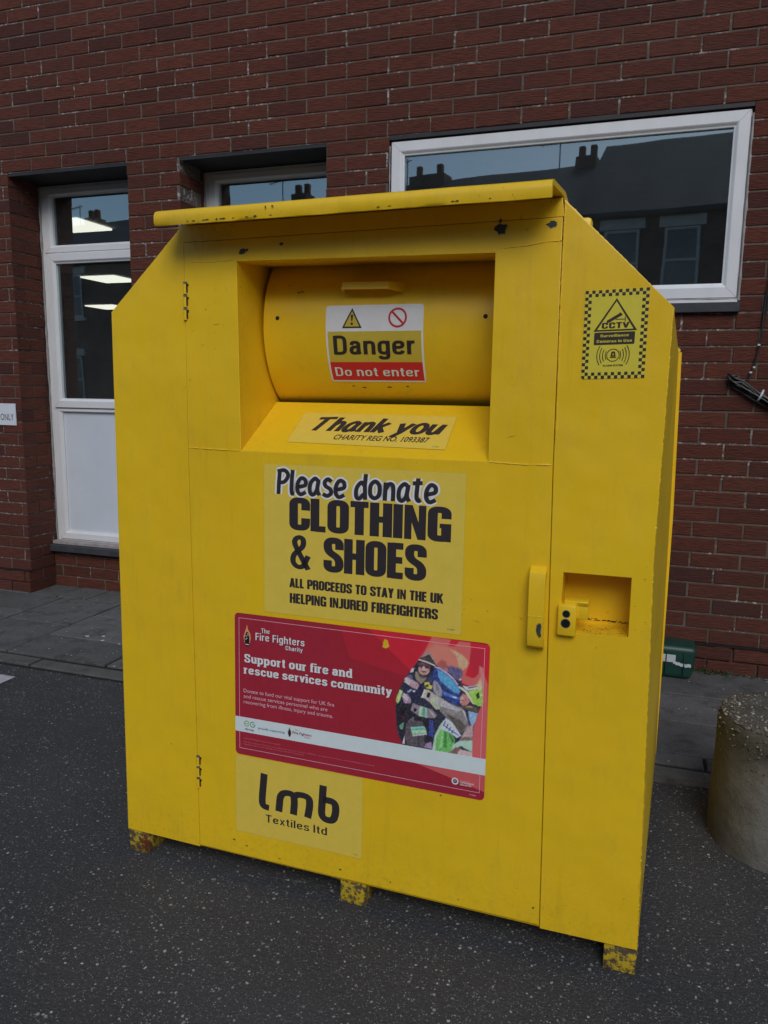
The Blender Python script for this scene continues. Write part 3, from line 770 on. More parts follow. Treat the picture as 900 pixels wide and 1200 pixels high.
# green plastic box against the wall
root = tag(empty('plastic_box', (3.66, -.11, .012)), 'green plastic box with white tape by the wall behind the bin', 'box')
bm = bmesh.new(); bmesh.ops.create_cube(bm, size=1)
for q in bm.verts:
    tp = .92 if q.co.z < 0 else 1
    q.co = (3.66 + q.co.x * .44 * tp, -.105 + q.co.y * .155 * tp, .0945 + q.co.z * .165)
bmesh.ops.bevel(bm, geom=bm.edges[:] + bm.verts[:], offset=.028, segments=4, affect='EDGES', profile=.5)
mb = MB(); mb.bm(bm, 'green')
for i in range(5): mb.box(3.50 + i * .08, 3.506 + i * .08, -.187, -.176, .04, .15, 'green', .002)
mb.build('shell', root, (3.66, -.11, .012), smooth=60)
mb = MB()
mb.mesh([(3.70, -.1850, .135), (3.785, -.1850, .135), (3.785, -.1850, .098), (3.70, -.1850, .098)], [(0, 3, 2, 1)], 'label')
n = 12
top = [(3.775 + i * .08 / n, -.1852, .108 - .012 * math.sin(i / n * 2.2) + .002 * math.sin(i * 2)) for i in range(n + 1)]
for p, q in zip(top, top[1:]): mb.face([(p[0], p[1], p[2] - .016), (q[0], q[1], q[2] - .016), q, p], 'label')
mb.build('tape', root, (3.66, -.11, .012))

# concrete bollard
BC = (4.045, -1.462)
root = tag(empty('bollard', (BC[0], BC[1], 0)), 'stubby round concrete bollard with pebbled top right of the bin', 'bollard')
mb = MB(); seg = 96; prof = [(.206, -.03), (.206, .03), (.205, .12), (.204, .20), (.203, .28), (.202, .35), (.200, .385), (.196, .396), (.186, .403), (.12, .407), (.06, .408)]
rows = []
for r, z in prof:
    row = []
    for k in range(seg):
        a = 2 * math.pi * k / seg
        d = noise.noise(Vector((math.cos(a) * 1.5, math.sin(a) * 1.5, z * 4))) * .006 + noise.noise(Vector((math.cos(a) * 8, math.sin(a) * 8, z * 30))) * .0025
        row.append((BC[0] + (r + d) * math.cos(a), BC[1] + (r + d) * math.sin(a), z + d * .5))
    rows.append(row)
v = [q for r in rows for q in r] + [(BC[0], BC[1], .409)]
f = [(i * seg + k, i * seg + (k + 1) % seg, (i + 1) * seg + (k + 1) % seg, (i + 1) * seg + k) for i in range(len(rows) - 1) for k in range(seg)]
f += [((len(rows) - 1) * seg + k, (len(rows) - 1) * seg + (k + 1) % seg, len(v) - 1) for k in range(seg)]
mb.mesh(v, f, 'bollard'); body = mb.build('post', root, (BC[0], BC[1], 0), smooth=60)
mb = MB(); rr = random.Random(11)
def stone(x, y, z, s):
    bm = bmesh.new(); bmesh.ops.create_icosphere(bm, subdivisions=1, radius=1)
    e = Matrix.Rotation(rr.uniform(0, 6), 3, 'Z') @ Matrix.Rotation(rr.uniform(0, 6), 3, 'X')
    sx, sy, sz = s * rr.uniform(.7, 1.3), s * rr.uniform(.6, 1.1), s * rr.uniform(.5, .9)
    for q in bm.verts:
        p = Vector((q.co.x * sx, q.co.y * sy, q.co.z * sz)) * rr.uniform(.85, 1.12); p = e @ p; q.co = (x + p.x, y + p.y, z + p.z)
    mb.bm(bm, 'stones')
for i in range(2200):
    rad = .194 * math.sqrt(rr.random()); a = rr.uniform(0, 2 * math.pi)
    zt = .4075 - max(0, (rad - .15)) ** 2 * 2.6
    stone(BC[0] + rad * math.cos(a), BC[1] + rad * math.sin(a), zt - .0030, rr.choice((.0025, .0035, .0045, .0055)))
for i in range(260):
    a = rr.uniform(-3.4, .2); t = rr.random() ** 2.2; z = .385 - t * .16
    stone(BC[0] + .2015 * math.cos(a), BC[1] + .2015 * math.sin(a), z, rr.choice((.0025, .004, .005)))
mb.build('aggregate', body, (BC[0], BC[1], 0), smooth=60)

# weeds at the foot of the wall
mb = MB(); rr = random.Random(4)
for i in range(900):
    x = 3.55 + 1.1 * rr.random() ** 1.5; y = -.012 - abs(rr.gauss(0, .022)); h = rr.uniform(.004, .024) * (1.1 if x < 4.05 else .6); a = rr.uniform(0, 6.28); wd = rr.uniform(.0015, .004)
    lx, ly = rr.uniform(-.015, .015), rr.uniform(-.02, .006)
    ca, sa = math.cos(a) * wd, math.sin(a) * wd
    z0 = .010
    mb.mesh([(x - ca, y - sa, z0), (x + ca, y + sa, z0), (x + ca * 1.3 + lx * .5, y + sa * 1.3 + ly * .5, z0 + h * .6), (x - ca * 1.3 + lx * .5, y - sa * 1.3 + ly * .5, z0 + h * .6), (x + lx, y + ly, z0 + h)], [(0, 1, 2, 3), (3, 2, 4)], 'leaf')
tag(mb.build('weeds'), 'low green weeds along the foot of the brick wall', 'weeds', kind='stuff')
mb = MB(); rr = random.Random(9)
for i in range(420):
    x = rr.uniform(-1.5, 7); y = rr.choice((rr.gauss(-2.17, .05), -1.09 - abs(rr.gauss(0, .02)), -.01 - abs(rr.gauss(0, .012)), rr.uniform(-3.6, -1.2)))
    if y < -2.0 and i % 3 == 0: x = rr.uniform(2.1, 3.8)
    s = rr.uniform(.0015, .004)
    bm = bmesh.new(); bmesh.ops.create_icosphere(bm, subdivisions=1, radius=s)
    for q in bm.verts: q.co = Vector((x, y, (.013 if y > -1.09 else 0) + s * .4)) + q.co * rr.uniform(.7, 1.2)
    mb.bm(bm, 'stones')
for (x, y) in ((.78, -.63), (.86, -.60), (.80, -.70), (.93, -.72), (.98, -.76), (1.02, -.68), (.90, -.66)):
    bm = bmesh.new(); bmesh.ops.create_icosphere(bm, subdivisions=1, radius=.010)
    for q in bm.verts: q.co = Vector((x, y, .0125)) + Vector((q.co.x * rr.uniform(.8, 1.6), q.co.y, q.co.z * .12))
    mb.bm(bm, 'label')
tag(mb.build('grit'), 'scattered grit on the asphalt and paving', 'grit', kind='stuff')

# ------------------------------------------------------------------ terrace across the road (seen mirrored in the glass)
def house(loc, yaw, w, label, eave=5.60, ridge=8.15, depth=8.0, cw=.28, paint='render'):
    root = tag(empty('terraced_house', loc), label, 'house', 'terraced houses across the road'); root.rotation_euler = (0, 0, yaw)
    m1 = MB(); m1.box(-w / 2, w / 2, -depth, 0, -.05, eave, paint)
    m1.mesh([(-w / 2, 0, eave), (-w / 2, -depth, eave), (-w / 2, -depth / 2, ridge)], [(0, 1, 2)], paint); m1.mesh([(w / 2, 0, eave), (w / 2, -depth / 2, ridge), (w / 2, -depth, eave)], [(0, 1, 2)], paint)
    m1.build('wall', root)
    m1 = MB()
    for s in (0, 1):
        y0 = .25 if s == 0 else -depth - .25; dz = -.14
        m1.mesh([(-w / 2, y0, eave + dz), (w / 2, y0, eave + dz), (w / 2, -depth / 2, ridge), (-w / 2, -depth / 2, ridge), (-w / 2, y0, eave + dz + .1), (w / 2, y0, eave + dz + .1), (w / 2, -depth / 2, ridge + .12), (-w / 2, -depth / 2, ridge + .12)], [(0, 1, 2, 3), (4, 5, 6, 7), (0, 1, 5, 4)], 'slate')
    rf = m1.build('roof', root)
    m1 = MB(); m1.box(w / 2 - .5 - cw, w / 2 - .5 + cw, -depth / 2 - .3, -depth / 2 + .3, ridge - .5, ridge + .28, paint)
    for q in (-cw * .6, cw * .6): m1.box(w / 2 - .5 + q - .09, w / 2 - .5 + q + .09, -depth / 2 - .1, -depth / 2 + .1, ridge + .28, ridge + .62, 'potclay', .03)
    tube(m1, [(w / 2 - 1.3, -depth / 2, ridge - .2), (w / 2 - 1.3, -depth / 2, ridge + .9)], .02, 'steel', 5); tube(m1, [(w / 2 - 1.9, -depth / 2, ridge + .78), (w / 2 - 1.15, -depth / 2, ridge + .84)], .015, 'steel', 5)
    for q in range(5): tube(m1, [(w / 2 - 1.85 + .13 * q, -depth / 2 - .18, ridge + .785 + .01 * q), (w / 2 - 1.85 + .13 * q, -depth / 2 + .18, ridge + .785 + .01 * q)], .01, 'steel', 4)
    m1.build('chimney', rf)
    for x, z0, ww, h in ((-1.25, 3.72, .80, 1.45), (.10, 3.72, .80, 1.45), (-.6, .8, 1.9, 1.6)):
        m1 = MB(); ring(m1, 0, ww, 0, h, .07, 0, 'stone'); 
        m1.v = [(x - ww / 2 + q[0], .06 - q[1], z0 + q[2]) for q in m1.v]
        m1.box(x - ww / 2, x + ww / 2, .02, .05, z0 + h * .5 - .03, z0 + h * .5 + .03, 'stone')
        m1.box(x - ww / 2 - .12, x + ww / 2 + .12, .0, .05, z0 + h + .02, z0 + h + .26, 'stone'); m1.box(x - ww / 2 - .1, x + ww / 2 + .1, .0, .1, z0 - .12, z0 - .01, 'stone')
        wn = m1.build('window', root)
        m1 = MB(); m1.face([(x - ww / 2, .015, z0), (x + ww / 2, .015, z0), (x + ww / 2, .015, z0 + h), (x - ww / 2, .015, z0 + h)], 'houseglass'); m1.build('pane', wn)
    m1 = MB(); m1.box(-w * .36, -w * .36 + .9, .0, .05, .0, 2.1, 'lintel'); m1.build('door', root)
yaw = R(7)
for i in range(9):
    s = -24.5 + i * 4.9
    x = 4.1 + s * math.cos(yaw); yv = -15.6 + s * math.sin(yaw)
    house((x, yv, 0), yaw, 4.88, 'brick terraced house across the road, number %s from the left end' % ('first second third fourth fifth sixth seventh eighth ninth'.split()[i]), ridge=8.18 if i > 4 else 7.76, cw=.6 if i == 3 else .28)

# ================================================================== DONATION BIN
O = (2.91, -2.19, 0)
bin_ = tag(empty('donation_bin', O), 'large yellow metal clothes donation bin covered with stickers', 'donation bin')
def F(u, z, d=0.0): return (u, -2.19 - .02 * (u - 2.9) + .02 * z + d, z)
def FP(v): return [F(q[0], q[1], q[2]) for q in v]
def seglist(p, step=.12):
    o = []
    for i in range(len(p)):
        a, b = Vector(p[i]), Vector(p[(i + 1) % len(p)]); n = max(1, int((b - a).length / step))
        for k in range(n): o.append(tuple(a.lerp(b, k / n)))
    return o
# outlines on the front plane (u, z)
HEX = [(2.203, .069), (3.627, .073), (3.604, 1.00), (3.609, 1.530), (3.371, 1.762), (2.420, 1.757), (2.196, 1.549), (2.199, .80)]
DOOR = [(2.449, .074), (3.401, .078), (3.379, 1.192), (3.374, 1.722), (2.427, 1.716), (2.431, 1.195)]
OPEN = [(2.589, 1.194), (3.233, 1.193), (3.231, 1.655), (2.580, 1.664)]
LOCK = [(3.412, .812), (3.562, .817), (3.561, .952), (3.415, .951)]
def grow(p, d):
    c = sum((Vector(q) for q in p), Vector((0, 0))) / len(p)
    return [(q[0] + math.copysign(d, q[0] - c.x), q[1] + math.copysign(d, q[1] - c.y)) for q in p]
mb = MB()
hexo = [HEX[0], (2.449, .064)] + [(3.401, .066)] + HEX[1:]
DG = [(2.4465, .069), (3.4035, .073), (3.3815, 1.192), (3.3765, 1.7245), (2.4245, 1.7185), (2.4285, 1.195)]
# body front: left strip, right strip, header
left = [HEX[0], (2.4475, .067), (2.4295, 1.195), (2.4255, 1.759), (2.420, 1.757), HEX[6], HEX[7]]
right = [(3.4035, .069), HEX[1], HEX[2], HEX[3], HEX[4], (3.3768, 1.757), (3.3815, 1.192)]
right = [(3.4025, .069), HEX[1], HEX[2], HEX[3], (3.3758, 1.7565), (3.3805, 1.192)]
head = [(2.4245, 1.7172), (3.3768, 1.7232), (3.372, 1.7620), (2.4245, 1.7575)]
for pl, hl in ((left, []), (right, [LOCK]), (head, [])):
    v, f = panel_mesh(pl, hl, .004); mb.mesh(FP(v), f, 'yellow')
# dark void behind the door gap
v = [(2.40, .085, .012), (3.40, .085, .012), (3.395, 1.74, .012), (2.40, 1.74, .012)]
# sides, slopes, back
YB = -1.14
def S3(p): return p
fr = [F(2.203, .069), F(2.199, .80), F(2.196, 1.549), F(2.420, 1.757), F(3.371, 1.762), F(3.609, 1.530), F(3.604, 1.0), F(3.627, .073)]
bk = [(2.185, YB, .069), (2.178, YB, .80), (2.18, YB, 1.50), (2.42, YB, 1.735), (3.40, YB, 1.735), (3.664, YB, 1.49), (3.674, YB, .95), (3.684, YB, .073)]
n = 9
def lerp(a, b, t): return tuple(a[i] + (b[i] - a[i]) * t for i in range(3))
for i in range(len(fr)):
    j = (i + 1) % len(fr)
    for a in range(n):
        for b_ in range(n):
            q = []
            for (s, t) in ((a, b_), (a + 1, b_), (a + 1, b_ + 1), (a, b_ + 1)):
                s /= n; t /= n
                p0 = lerp(fr[i], fr[j], s); p1 = lerp(bk[i], bk[j], s); p = list(lerp(p0, p1, t))
                if 0 < t < 1 and 0.0 < s < 1: 
                    w = noise.noise(Vector((p[0] * 2, p[1] * 3, p[2] * 3))) * .008 * math.sin(math.pi * t)
                    if i in (5, 6): p[0] += w
                    elif i in (2, 3, 4): p[2] += w * .6
                q.append(tuple(p))
            mb.face(q[::-1], 'yellow')
mb.face([bk[i] for i in range(len(bk))], 'yellow')
# rear flange frame, proud of the sides
for i in (1, 2, 3, 4, 5, 6):
    a, b_ = bk[i], bk[(i + 1) % 8]
    d = Vector((b_[0] - a[0], 0, b_[2] - a[2])).normalized(); nn = Vector((-d.z, 0, d.x)) * .010
    if i in (0, 7): continue
    ka = .12 if i == 1 else 1; kb = .12 if i == 6 else 1; ka = ka if i == 1 else 1
    pts = [Vector(a), Vector(b_), Vector(b_) + nn * kb, Vector(a) + nn * ka]
    v = [(q.x, YB - .004, q.z) for q in pts] + [(q.x, YB + .012, q.z) for q in pts]
    mb.mesh(v, [(0, 1, 2, 3), (7, 6, 5, 4), (3, 2, 6, 7), (0, 4, 5, 1), (0, 3, 7, 4), (1, 5, 6, 2)], 'yellow')
body = None
# weld bead down the front right and left edge
rr = random.Random(2)
def weld(path, r, jit=.35, step=.005):
    P = []
    for a, b_ in zip(path, path[1:]):
        a, b_ = Vector(a), Vector(b_); k = max(2, int((b_ - a).length / step))
        for t in range(k): P.append(a.lerp(b_, t / k) + Vector((rr.uniform(-.0004, .0004), 0, 0)))
    P.append(Vector(path[-1])); tube(mb, P, r, 'yellow', 6, jit)
weld([F(3.6255, .075, .001), F(3.6025, 1.0, .001), F(3.6075, 1.529, .001)], .0028, .40)
weld([F(3.6075, 1.529, .001), F(3.376, 1.757, .001)], .0020, .2)
weld([F(2.2045, .072, .001), F(2.2005, .8, .001), F(2.1975, 1.548, .001), F(2.42, 1.756, .001)], .0022, .25)
weld([F(3.383, 1.25, -.0012), F(3.3785, 1.55, -.0012), F(3.378, 1.745, -.001)], .0022, .3)
weld([F(3.235, 1.2, -.0005), F(3.2335, 1.64, -.0005)], .0012, .2)
mb.mesh(*(lambda bmn: (bmn, [(0, 1, 2, 3)]))([F(2.41, .085, .010), F(3.41, .085, .010), F(3.39, .80, .010), F(2.41, .80, .010)]), 'yellow')
mb.mesh([F(2.41, .80, .010), F(3.39, .80, .010), F(3.385, 1.192, .010), F(2.41, 1.193, .010)], [(0, 1, 2, 3)], 'yellow')
for a, b_ in ((2.41, 2.576), (3.236, 3.40)): mb.mesh([F(a, 1.19, .010), F(b_, 1.19, .010), F(b_, 1.74, .010), F(a, 1.74, .010)], [(0, 1, 2, 3)], 'yellow')
mb.mesh([F(2.41, 1.668, .010), F(3.39, 1.668, .010), F(3.39, 1.742, .010), F(2.41, 1.742, .010)], [(0, 1, 2, 3)], 'yellow')
# lifting lug on the right slope
mb.box(3.385, 3.425, -2.02, -1.985, 1.69, 1.752, 'yellow', .010)
mb.box(2.36, 2.40, -2.02, -1.985, 1.69, 1.75, 'yellow', .010)
body = mb.build('body', bin_, O, smooth=32)

# bare patches where paint has flaked off
def chip(mb, u, z, w, h, seed, d=-.0026, k=14, rim=True):
    q = random.Random(seed); base = []
    for i in range(k):
        a = 2 * math.pi * i / k; r = q.uniform(.62, 1.08)
        base.append((math.cos(a) * w / 2 * r, math.sin(a) * h / 2 * r))
    P = []
    for i in range(k):
        P.append(base[i]); b_ = base[(i + 1) % k]; P.append(((base[i][0] + b_[0]) / 2 * q.uniform(.85, 1.12), (base[i][1] + b_[1]) / 2 * q.uniform(.85, 1.12)))
    if rim: mb.mesh([F(u + a * 1.09 + .0004, z + b_ * 1.09 - .0004, d) for a, b_ in P], [tuple(range(len(P)))], 'chiprim')
    mb.mesh([F(u + a, z + b_, d - .0002) for a, b_ in P], [tuple(range(len(P)))], 'chip')

# door panel with the chute opening
mb = MB()
v, f = panel_mesh(DOOR, [OPEN], .004, .0014); mb.mesh(FP([(a, b_, c - .0015) for a, b_, c in v]), f, 'yellow')
weld([F(2.433, 1.196, -.0035), F(2.50, 1.1945, -.0036), F(2.585, 1.1935, -.0035)], .0017, .5)
weld([F(3.236, 1.193, -.0035), F(3.31, 1.1905, -.0035), F(3.378, 1.192, -.0035)], .0017, .5)
weld([F(3.250, 1.664, -.0035), F(3.30, 1.667, -.0035), F(3.335, 1.672, -.0035), F(3.374, 1.674, -.0035)], .0015, .55)
weld([F(2.45, 1.668, -.0035), F(2.50, 1.665, -.0035), F(2.57, 1.668, -.0035)], .0011, .5)
chip(mb, 3.241, 1.705, .033, .026, 1, -.0042); chip(mb, 3.240, 1.722, .007, .014, 2, -.0041, 8, False)
chip(mb, 3.352, 1.709, .026, .016, 3, -.0042); chip(mb, 2.597, 1.687, .022, .014, 5, -.0042); chip(mb, 2.704, 1.700, .012, .008, 6, -.0042, 9)
chip(mb, 2.61, 1.690, .010, .008, 16, -.0042, 9, False)
for i, (u, z, w, h) in enumerate(((2.56, .115, .010, .006), (2.60, .105, .012, .004), (2.88, .100, .008, .007), (3.02, .098, .005, .004), (3.146, .362, .006, .004), (2.36, .36, .003, .003), (3.30, 1.70, .003, .003), (2.62, .75, .003, .002), (2.70, .09, .01, .003), (3.2, .095, .006, .003), (3.385, .12, .005, .008), (2.49, 1.55, .003, .004))):
    chip(mb, u, z, w, h, 30 + i, -.0040, 8, False)
q9 = random.Random(77)
for i in range(26):
    u = q9.uniform(2.46, 3.36); z = q9.choice((q9.uniform(.09, .35), q9.uniform(.09, .75), q9.uniform(1.21, 1.6)))
    if 2.56 < u < 3.27 and .14 < z: continue
    l = q9.uniform(.006, .035); an = q9.uniform(-.5, .5); w = .0004
    dx, dz = l * math.cos(an), l * math.sin(an)
    mb.mesh([F(u, z - w, -.0041), F(u + dx, z + dz, -.0041), F(u + dx * .5, z + dz * .5 + w * 1.6, -.0041)], [(0, 1, 2)], 'chiprim' if i % 3 else 'chip')
door = mb.build('door', bin_, O, smooth=32)

# chute: side walls, top, sloping shelf
mb = MB()
bkY = .30
def B3(u, z, d): return F(u, z, d)
# left wall
tl, bl, tr, br = (2.580, 1.664), (2.589, 1.194), (3.231, 1.655), (3.233, 1.193)
mb.face([B3(*bl, -.001), B3(*tl, -.001), B3(tl[0], tl[1] + .03, bkY), B3(bl[0], bl[1] + .12, bkY)][::-1], 'yellow')
mb.face([B3(*br, -.001), B3(*tr, -.001), B3(tr[0], tr[1] + .03, bkY), B3(br[0], br[1] + .12, bkY)], 'yellow')
mb.face([B3(*tl, -.001), B3(*tr, -.001), B3(tr[0], tr[1] + .02, bkY), B3(tl[0], tl[1] + .02, bkY)], 'yellow')
mb.face([B3(bl[0], bl[1], -.001), B3(br[0], br[1], -.001), B3(br[0], br[1] + .122, .200), B3(bl[0], bl[1] + .122, .200)], 'yellow')
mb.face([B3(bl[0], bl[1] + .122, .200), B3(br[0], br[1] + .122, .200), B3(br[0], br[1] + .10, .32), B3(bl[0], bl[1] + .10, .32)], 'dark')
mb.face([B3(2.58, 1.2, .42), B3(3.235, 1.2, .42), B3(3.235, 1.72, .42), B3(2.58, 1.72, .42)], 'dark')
chute = mb.build('chute', bin_, O)
# drum
YC, ZC, RR_, UL, UR = -1.802, 1.515, .239, 2.592, 3.226
mb = MB(); seg = 96; v = []
for x in (UL, UL + .003, UR - .003, UR):
    r = RR_ - (.003 if x in (UL, UR) else 0)
    for k in range(seg):
        a = 2 * math.pi * k / seg; v.append((x, YC - r * math.cos(a), ZC + r * math.sin(a)))
f = [(i * seg + k, i * seg + (k + 1) % seg, (i + 1) * seg + (k + 1) % seg, (i + 1) * seg + k) for i in range(3) for k in range(seg)] + [tuple(range(seg))[::-1], tuple(3 * seg + k for k in range(seg))]
mb.mesh(v, f, 'yellow')
def CY(u, s, d=0):
    a = s / RR_; r = RR_ - d; return (u, YC - r * math.cos(a), ZC + r * math.sin(a))
for u, s in ((2.635, .021), (3.189, .016)):
    mb.mesh([CY(u + .0055 * math.cos(k * math.pi / 8), s + .0055 * math.sin(k * math.pi / 8), -.0008) for k in range(16)], [tuple(range(16))], 'dark')
for u, s, w in ((2.70, .09, .012), (2.69, .088, .01), (2.83, -.165, .007), (2.86, -.17, .012), (2.93, -.168, .014), (2.98, -.165, .008), (2.66, .11, .004)):
    mb.mesh([CY(u + w * math.cos(k * math.pi / 5) * .5, s + .0016 * math.sin(k * math.pi / 5), -.0006) for k in range(10)], [tuple(range(10))], 'chip')
drum = mb.build('drum', bin_, O, smooth=40)
# pull on the drum: bent plate
mb = MB()
A = [CY(2.818, .092), CY(2.832, .113), CY(2.960, .110), CY(2.998, .088)]
def out(p, dy, dz): return (p[0], p[1] + dy, p[2] + dz)
T0 = CY(2.820, .112); T1 = CY(2.972, .110)
t = [(2.822, T0[1], T0[2]), (2.826, T0[1] - .046, T0[2] - .004), (2.948, T1[1] - .046, T1[2] - .004), (2.985, T1[1] + .004, T1[2] - .004)]
th = .0035; dn = .026
def plate(P, nrm):
    v = [tuple(p) for p in P] + [tuple(Vector(p) + Vector(nrm)) for p in P]; k = len(P)
    mb.mesh(v, [tuple(range(k)), tuple(range(2 * k - 1, k - 1, -1))] + [(i, i + k, (i + 1) % k + k, (i + 1) % k) for i in range(k)], 'yellow')
plate(t, (0, 0, -th))
a_, b_, c_2, d_2 = t[0], t[1], t[2], t[3]
plate([b_, c_2, (c_2[0] + .001, c_2[1] - .003, c_2[2] - .018), (b_[0] - .001, b_[1] - .003, b_[2] - .018)], (0, .003, 0))
plate([a_, b_, (b_[0] - .001, b_[1] - .003, b_[2] - .018), (a_[0] - .004, a_[1] - .002, a_[2] - dn)], (.003, 0, 0))
plate([c_2, d_2, (d_2[0] + .004, d_2[1] - .004, d_2[2] - dn), (c_2[0] + .001, c_2[1] - .003, c_2[2] - .018)], (-.003, 0, 0))
mb.build('pull_handle', drum, O, smooth=30)

# rain hood
mb = MB()
PR = [(.006, 1.7660), (-.084, 1.7665), (-.092, 1.7640), (-.096, 1.7580), (-.097, 1.7400), (-.099, 1.7375), (-.103, 1.7380), (-.105, 1.744), (-.106, 1.756), (-.105, 1.764), (-.100, 1.771), (-.090, 1.7755), (.03, 1.778), (.10, 1.772), (.12, 1.755), (.02, 1.755)]
NS = 40; v = []
for i in range(NS + 1):
    t = i / NS
    for k, (d, z) in enumerate(PR):
        front = min(1, max(0, -d / .1))
        u = (2.424 - .014 * front) * (1 - t) + (3.374 - .013 * front) * t
        wob = noise.noise(Vector((t * 6, k * .3, 0))) * .0022 * front + (rr.uniform(-.0012, .0012) if k in (5, 6) else 0)
        y = F(u, z, d)[1]
        v.append((u, y + wob, z + wob * .8 + .003 * t * (1 if k > 1 else 0) ))
K = len(PR)
f = [(i * K + k, i * K + (k + 1) % K, (i + 1) * K + (k + 1) % K, (i + 1) * K + k) for i in range(NS) for k in range(K)] + [tuple(range(K))[::-1], tuple(NS * K + k for k in range(K))]
mb.mesh(v, f, 'yellow')
for i in range(18):
    t = rr.choice((rr.uniform(.1, .35), rr.uniform(.6, .95))); u = 2.41 + .95 * t
    y = F(u, 1.742, -.1040)[1] - .0012; w = rr.uniform(.003, .012)
    z = 1.7425 + .003 * t
    mb.mesh([(u - w / 2, y, z - .0005), (u + w / 2, y, z), (u + w * .3, y - .0006, z + rr.uniform(.0012, .003)), (u - w * .3, y - .0006, z + rr.uniform(.001, .003))], [(0, 1, 2, 3)], 'chip')
for u, z, w, h in ((2.715, 1.762, .003, .006), (2.733, 1.763, .006, .003)):
    y = F(u, z, -.1075)[1] - .001
    mb.mesh([(u - w / 2, y, z - h / 2), (u + w / 2, y, z - h / 2), (u + w / 2, y, z + h / 2), (u - w / 2, y, z + h / 2)], [(0, 1, 2, 3)], 'chip')
mb.build('rain_hood', bin_, O, smooth=38)

# grab handle
mb = MB()
prof = [(-.002, .955), (-.012, .962), (-.034, .950), (-.040, .928), (-.040, .803), (-.034, .782), (-.012, .770), (-.002, .776), (-.002, .790), (-.028, .800), (-.034, .812), (-.034, .920), (-.028, .936), (-.002, .944)]
bm = bmesh.new(); K = len(prof)
L0 = [bm.verts.new(F(3.343 + .002 * (1 - (z - .77) / .19), z, d)) for d, z in prof]; L1 = [bm.verts.new(F(3.379 + .001 * (1 - (z - .77) / .19), z, d)) for d, z in prof]
for i in range(K): bm.faces.new([L0[i], L0[(i + 1) % K], L1[(i + 1) % K], L1[i]])
for i in range(K // 2 - 1):
    j = K - 1 - i
    bm.faces.new([L0[i], L0[j], L0[j - 1], L0[i + 1]]); bm.faces.new([L1[i], L1[i + 1], L1[j - 1], L1[j]])
bmesh.ops.recalc_face_normals(bm, faces=bm.faces)
mb.bm(bm, 'yellow')
chip(mb, 3.370, .824, .013, .036, 21, -.0408, 12); chip(mb, 3.372, .812, .008, .016, 22, -.0409, 9, False)
weld([F(3.345, .852, -.0402), F(3.380, .853, -.0402)], .0009, .4)
mb.build('handle', bin_, O, smooth=40)

# lock recess and lock
mb = MB()
q = LOCK; dp = .085
for i in range(4):
    a, b_ = q[i], q[(i + 1) % 4]
    mb.face([F(*a, -.001), F(*b_, -.001), F(*b_, dp), F(*a, dp)], 'yellow')
mb.face([F(*p, dp) for p in q], 'yellow')
for i in range(46):
    u = 3.455 + .103 * rr.random(); z = .8225 + abs(rr.gauss(0, .0022)); w = rr.uniform(.001, .009); h = rr.uniform(.0006, .0022)
    mb.mesh([F(u, z, dp - .0006 - i * .00002), F(min(u + w, 3.561), z - .0003, dp - .0006 - i * .00002), F(u + w * .8, z + h, dp - .0006 - i * .00002), F(u + w * .2, z + h * 1.2, dp - .0006 - i * .00002)], [(0, 1, 2, 3)], rr.choice(('dark', 'rust', 'rust')))
for i in range(60):
    u = 3.456 + .10 * rr.random(); d = rr.uniform(.004, .06); w = rr.uniform(.001, .007); t = rr.uniform(.0006, .002)
    z = .8123 + (u - 3.412) / .15 * .005 + .0006 + i * .00001
    mb.mesh([F(u, z, d), F(u + w, z + .0003, d), F(u + w * .8, z + .0003, d + t), F(u + w * .2, z, d + t * 1.3)], [(0, 1, 2, 3)], rr.choice(('rust', 'rust', 'chip')))
rec = mb.build('lock_recess', bin_, O)
mb = MB()
def fbox(u0, u1, z0, z1, d0, d1, mat, ch=.003):
    bm = bmesh.new(); bmesh.ops.create_cube(bm, size=1)
    for p in bm.verts: p.co = Vector(((u0 + u1) / 2 + p.co.x * (u1 - u0), (d0 + d1) / 2 + p.co.y * (d1 - d0), (z0 + z1) / 2 + p.co.z * (z1 - z0)))
    if ch: bmesh.ops.bevel(bm, geom=bm.edges[:] + bm.verts[:], offset=ch, segments=2, affect='EDGES', profile=.5)
    mb.bm(bm, mat, lambda c: F(c.x, c.z, c.y))
fbox(3.408, 3.449, .809, .880, -.020, .03, 'yellow', .004)
fbox(3.446, 3.474, .849, .888, -.010, -.003, 'yellow', .002); fbox(3.42, 3.474, .876, .889, -.010, .03, 'yellow', .002)
def disc(u, z, r, d, mat):
    mb.mesh([F(u + r * math.cos(k * math.pi / 12), z + r * math.sin(k * math.pi / 12), d) for k in range(24)], [tuple(range(24))], mat)
for u, z, r in ((3.4270, .8605, .0075), (3.4265, .8385, .0095)):
    disc(u, z, r + .0016, -.0203, 'steel'); disc(u, z, r, -.0206, 'keyhole')
mb.build('lock', rec, O, smooth=35)

# hinges
for (u, z0, z1) in ((2.4295, 1.520, 1.618), (2.4478, .243, .340)):
    mb = MB(); n = 3; hh = (z1 - z0) / n
    for i in range(n):
        a = z0 + hh * i + .004; b_ = z0 + hh * (i + 1) - .004
        tube(mb, [F(u, a, -.004), F(u, b_, -.004)], .0052, 'yellow', 12)
        fbox(u - .001, u + .010, b_ - .004, b_ + .0005, -.0065, -.003, 'dark', 0)
        fbox(u + .0045, u + .0075, a + .004, b_ - .004, -.0068, -.003, 'dark', 0)
        fbox(u - .004, u + .006, b_ + .001, b_ + .006, -.0075, -.002, 'steel', 0)
    mb.build('hinge', door, O, smooth=40)

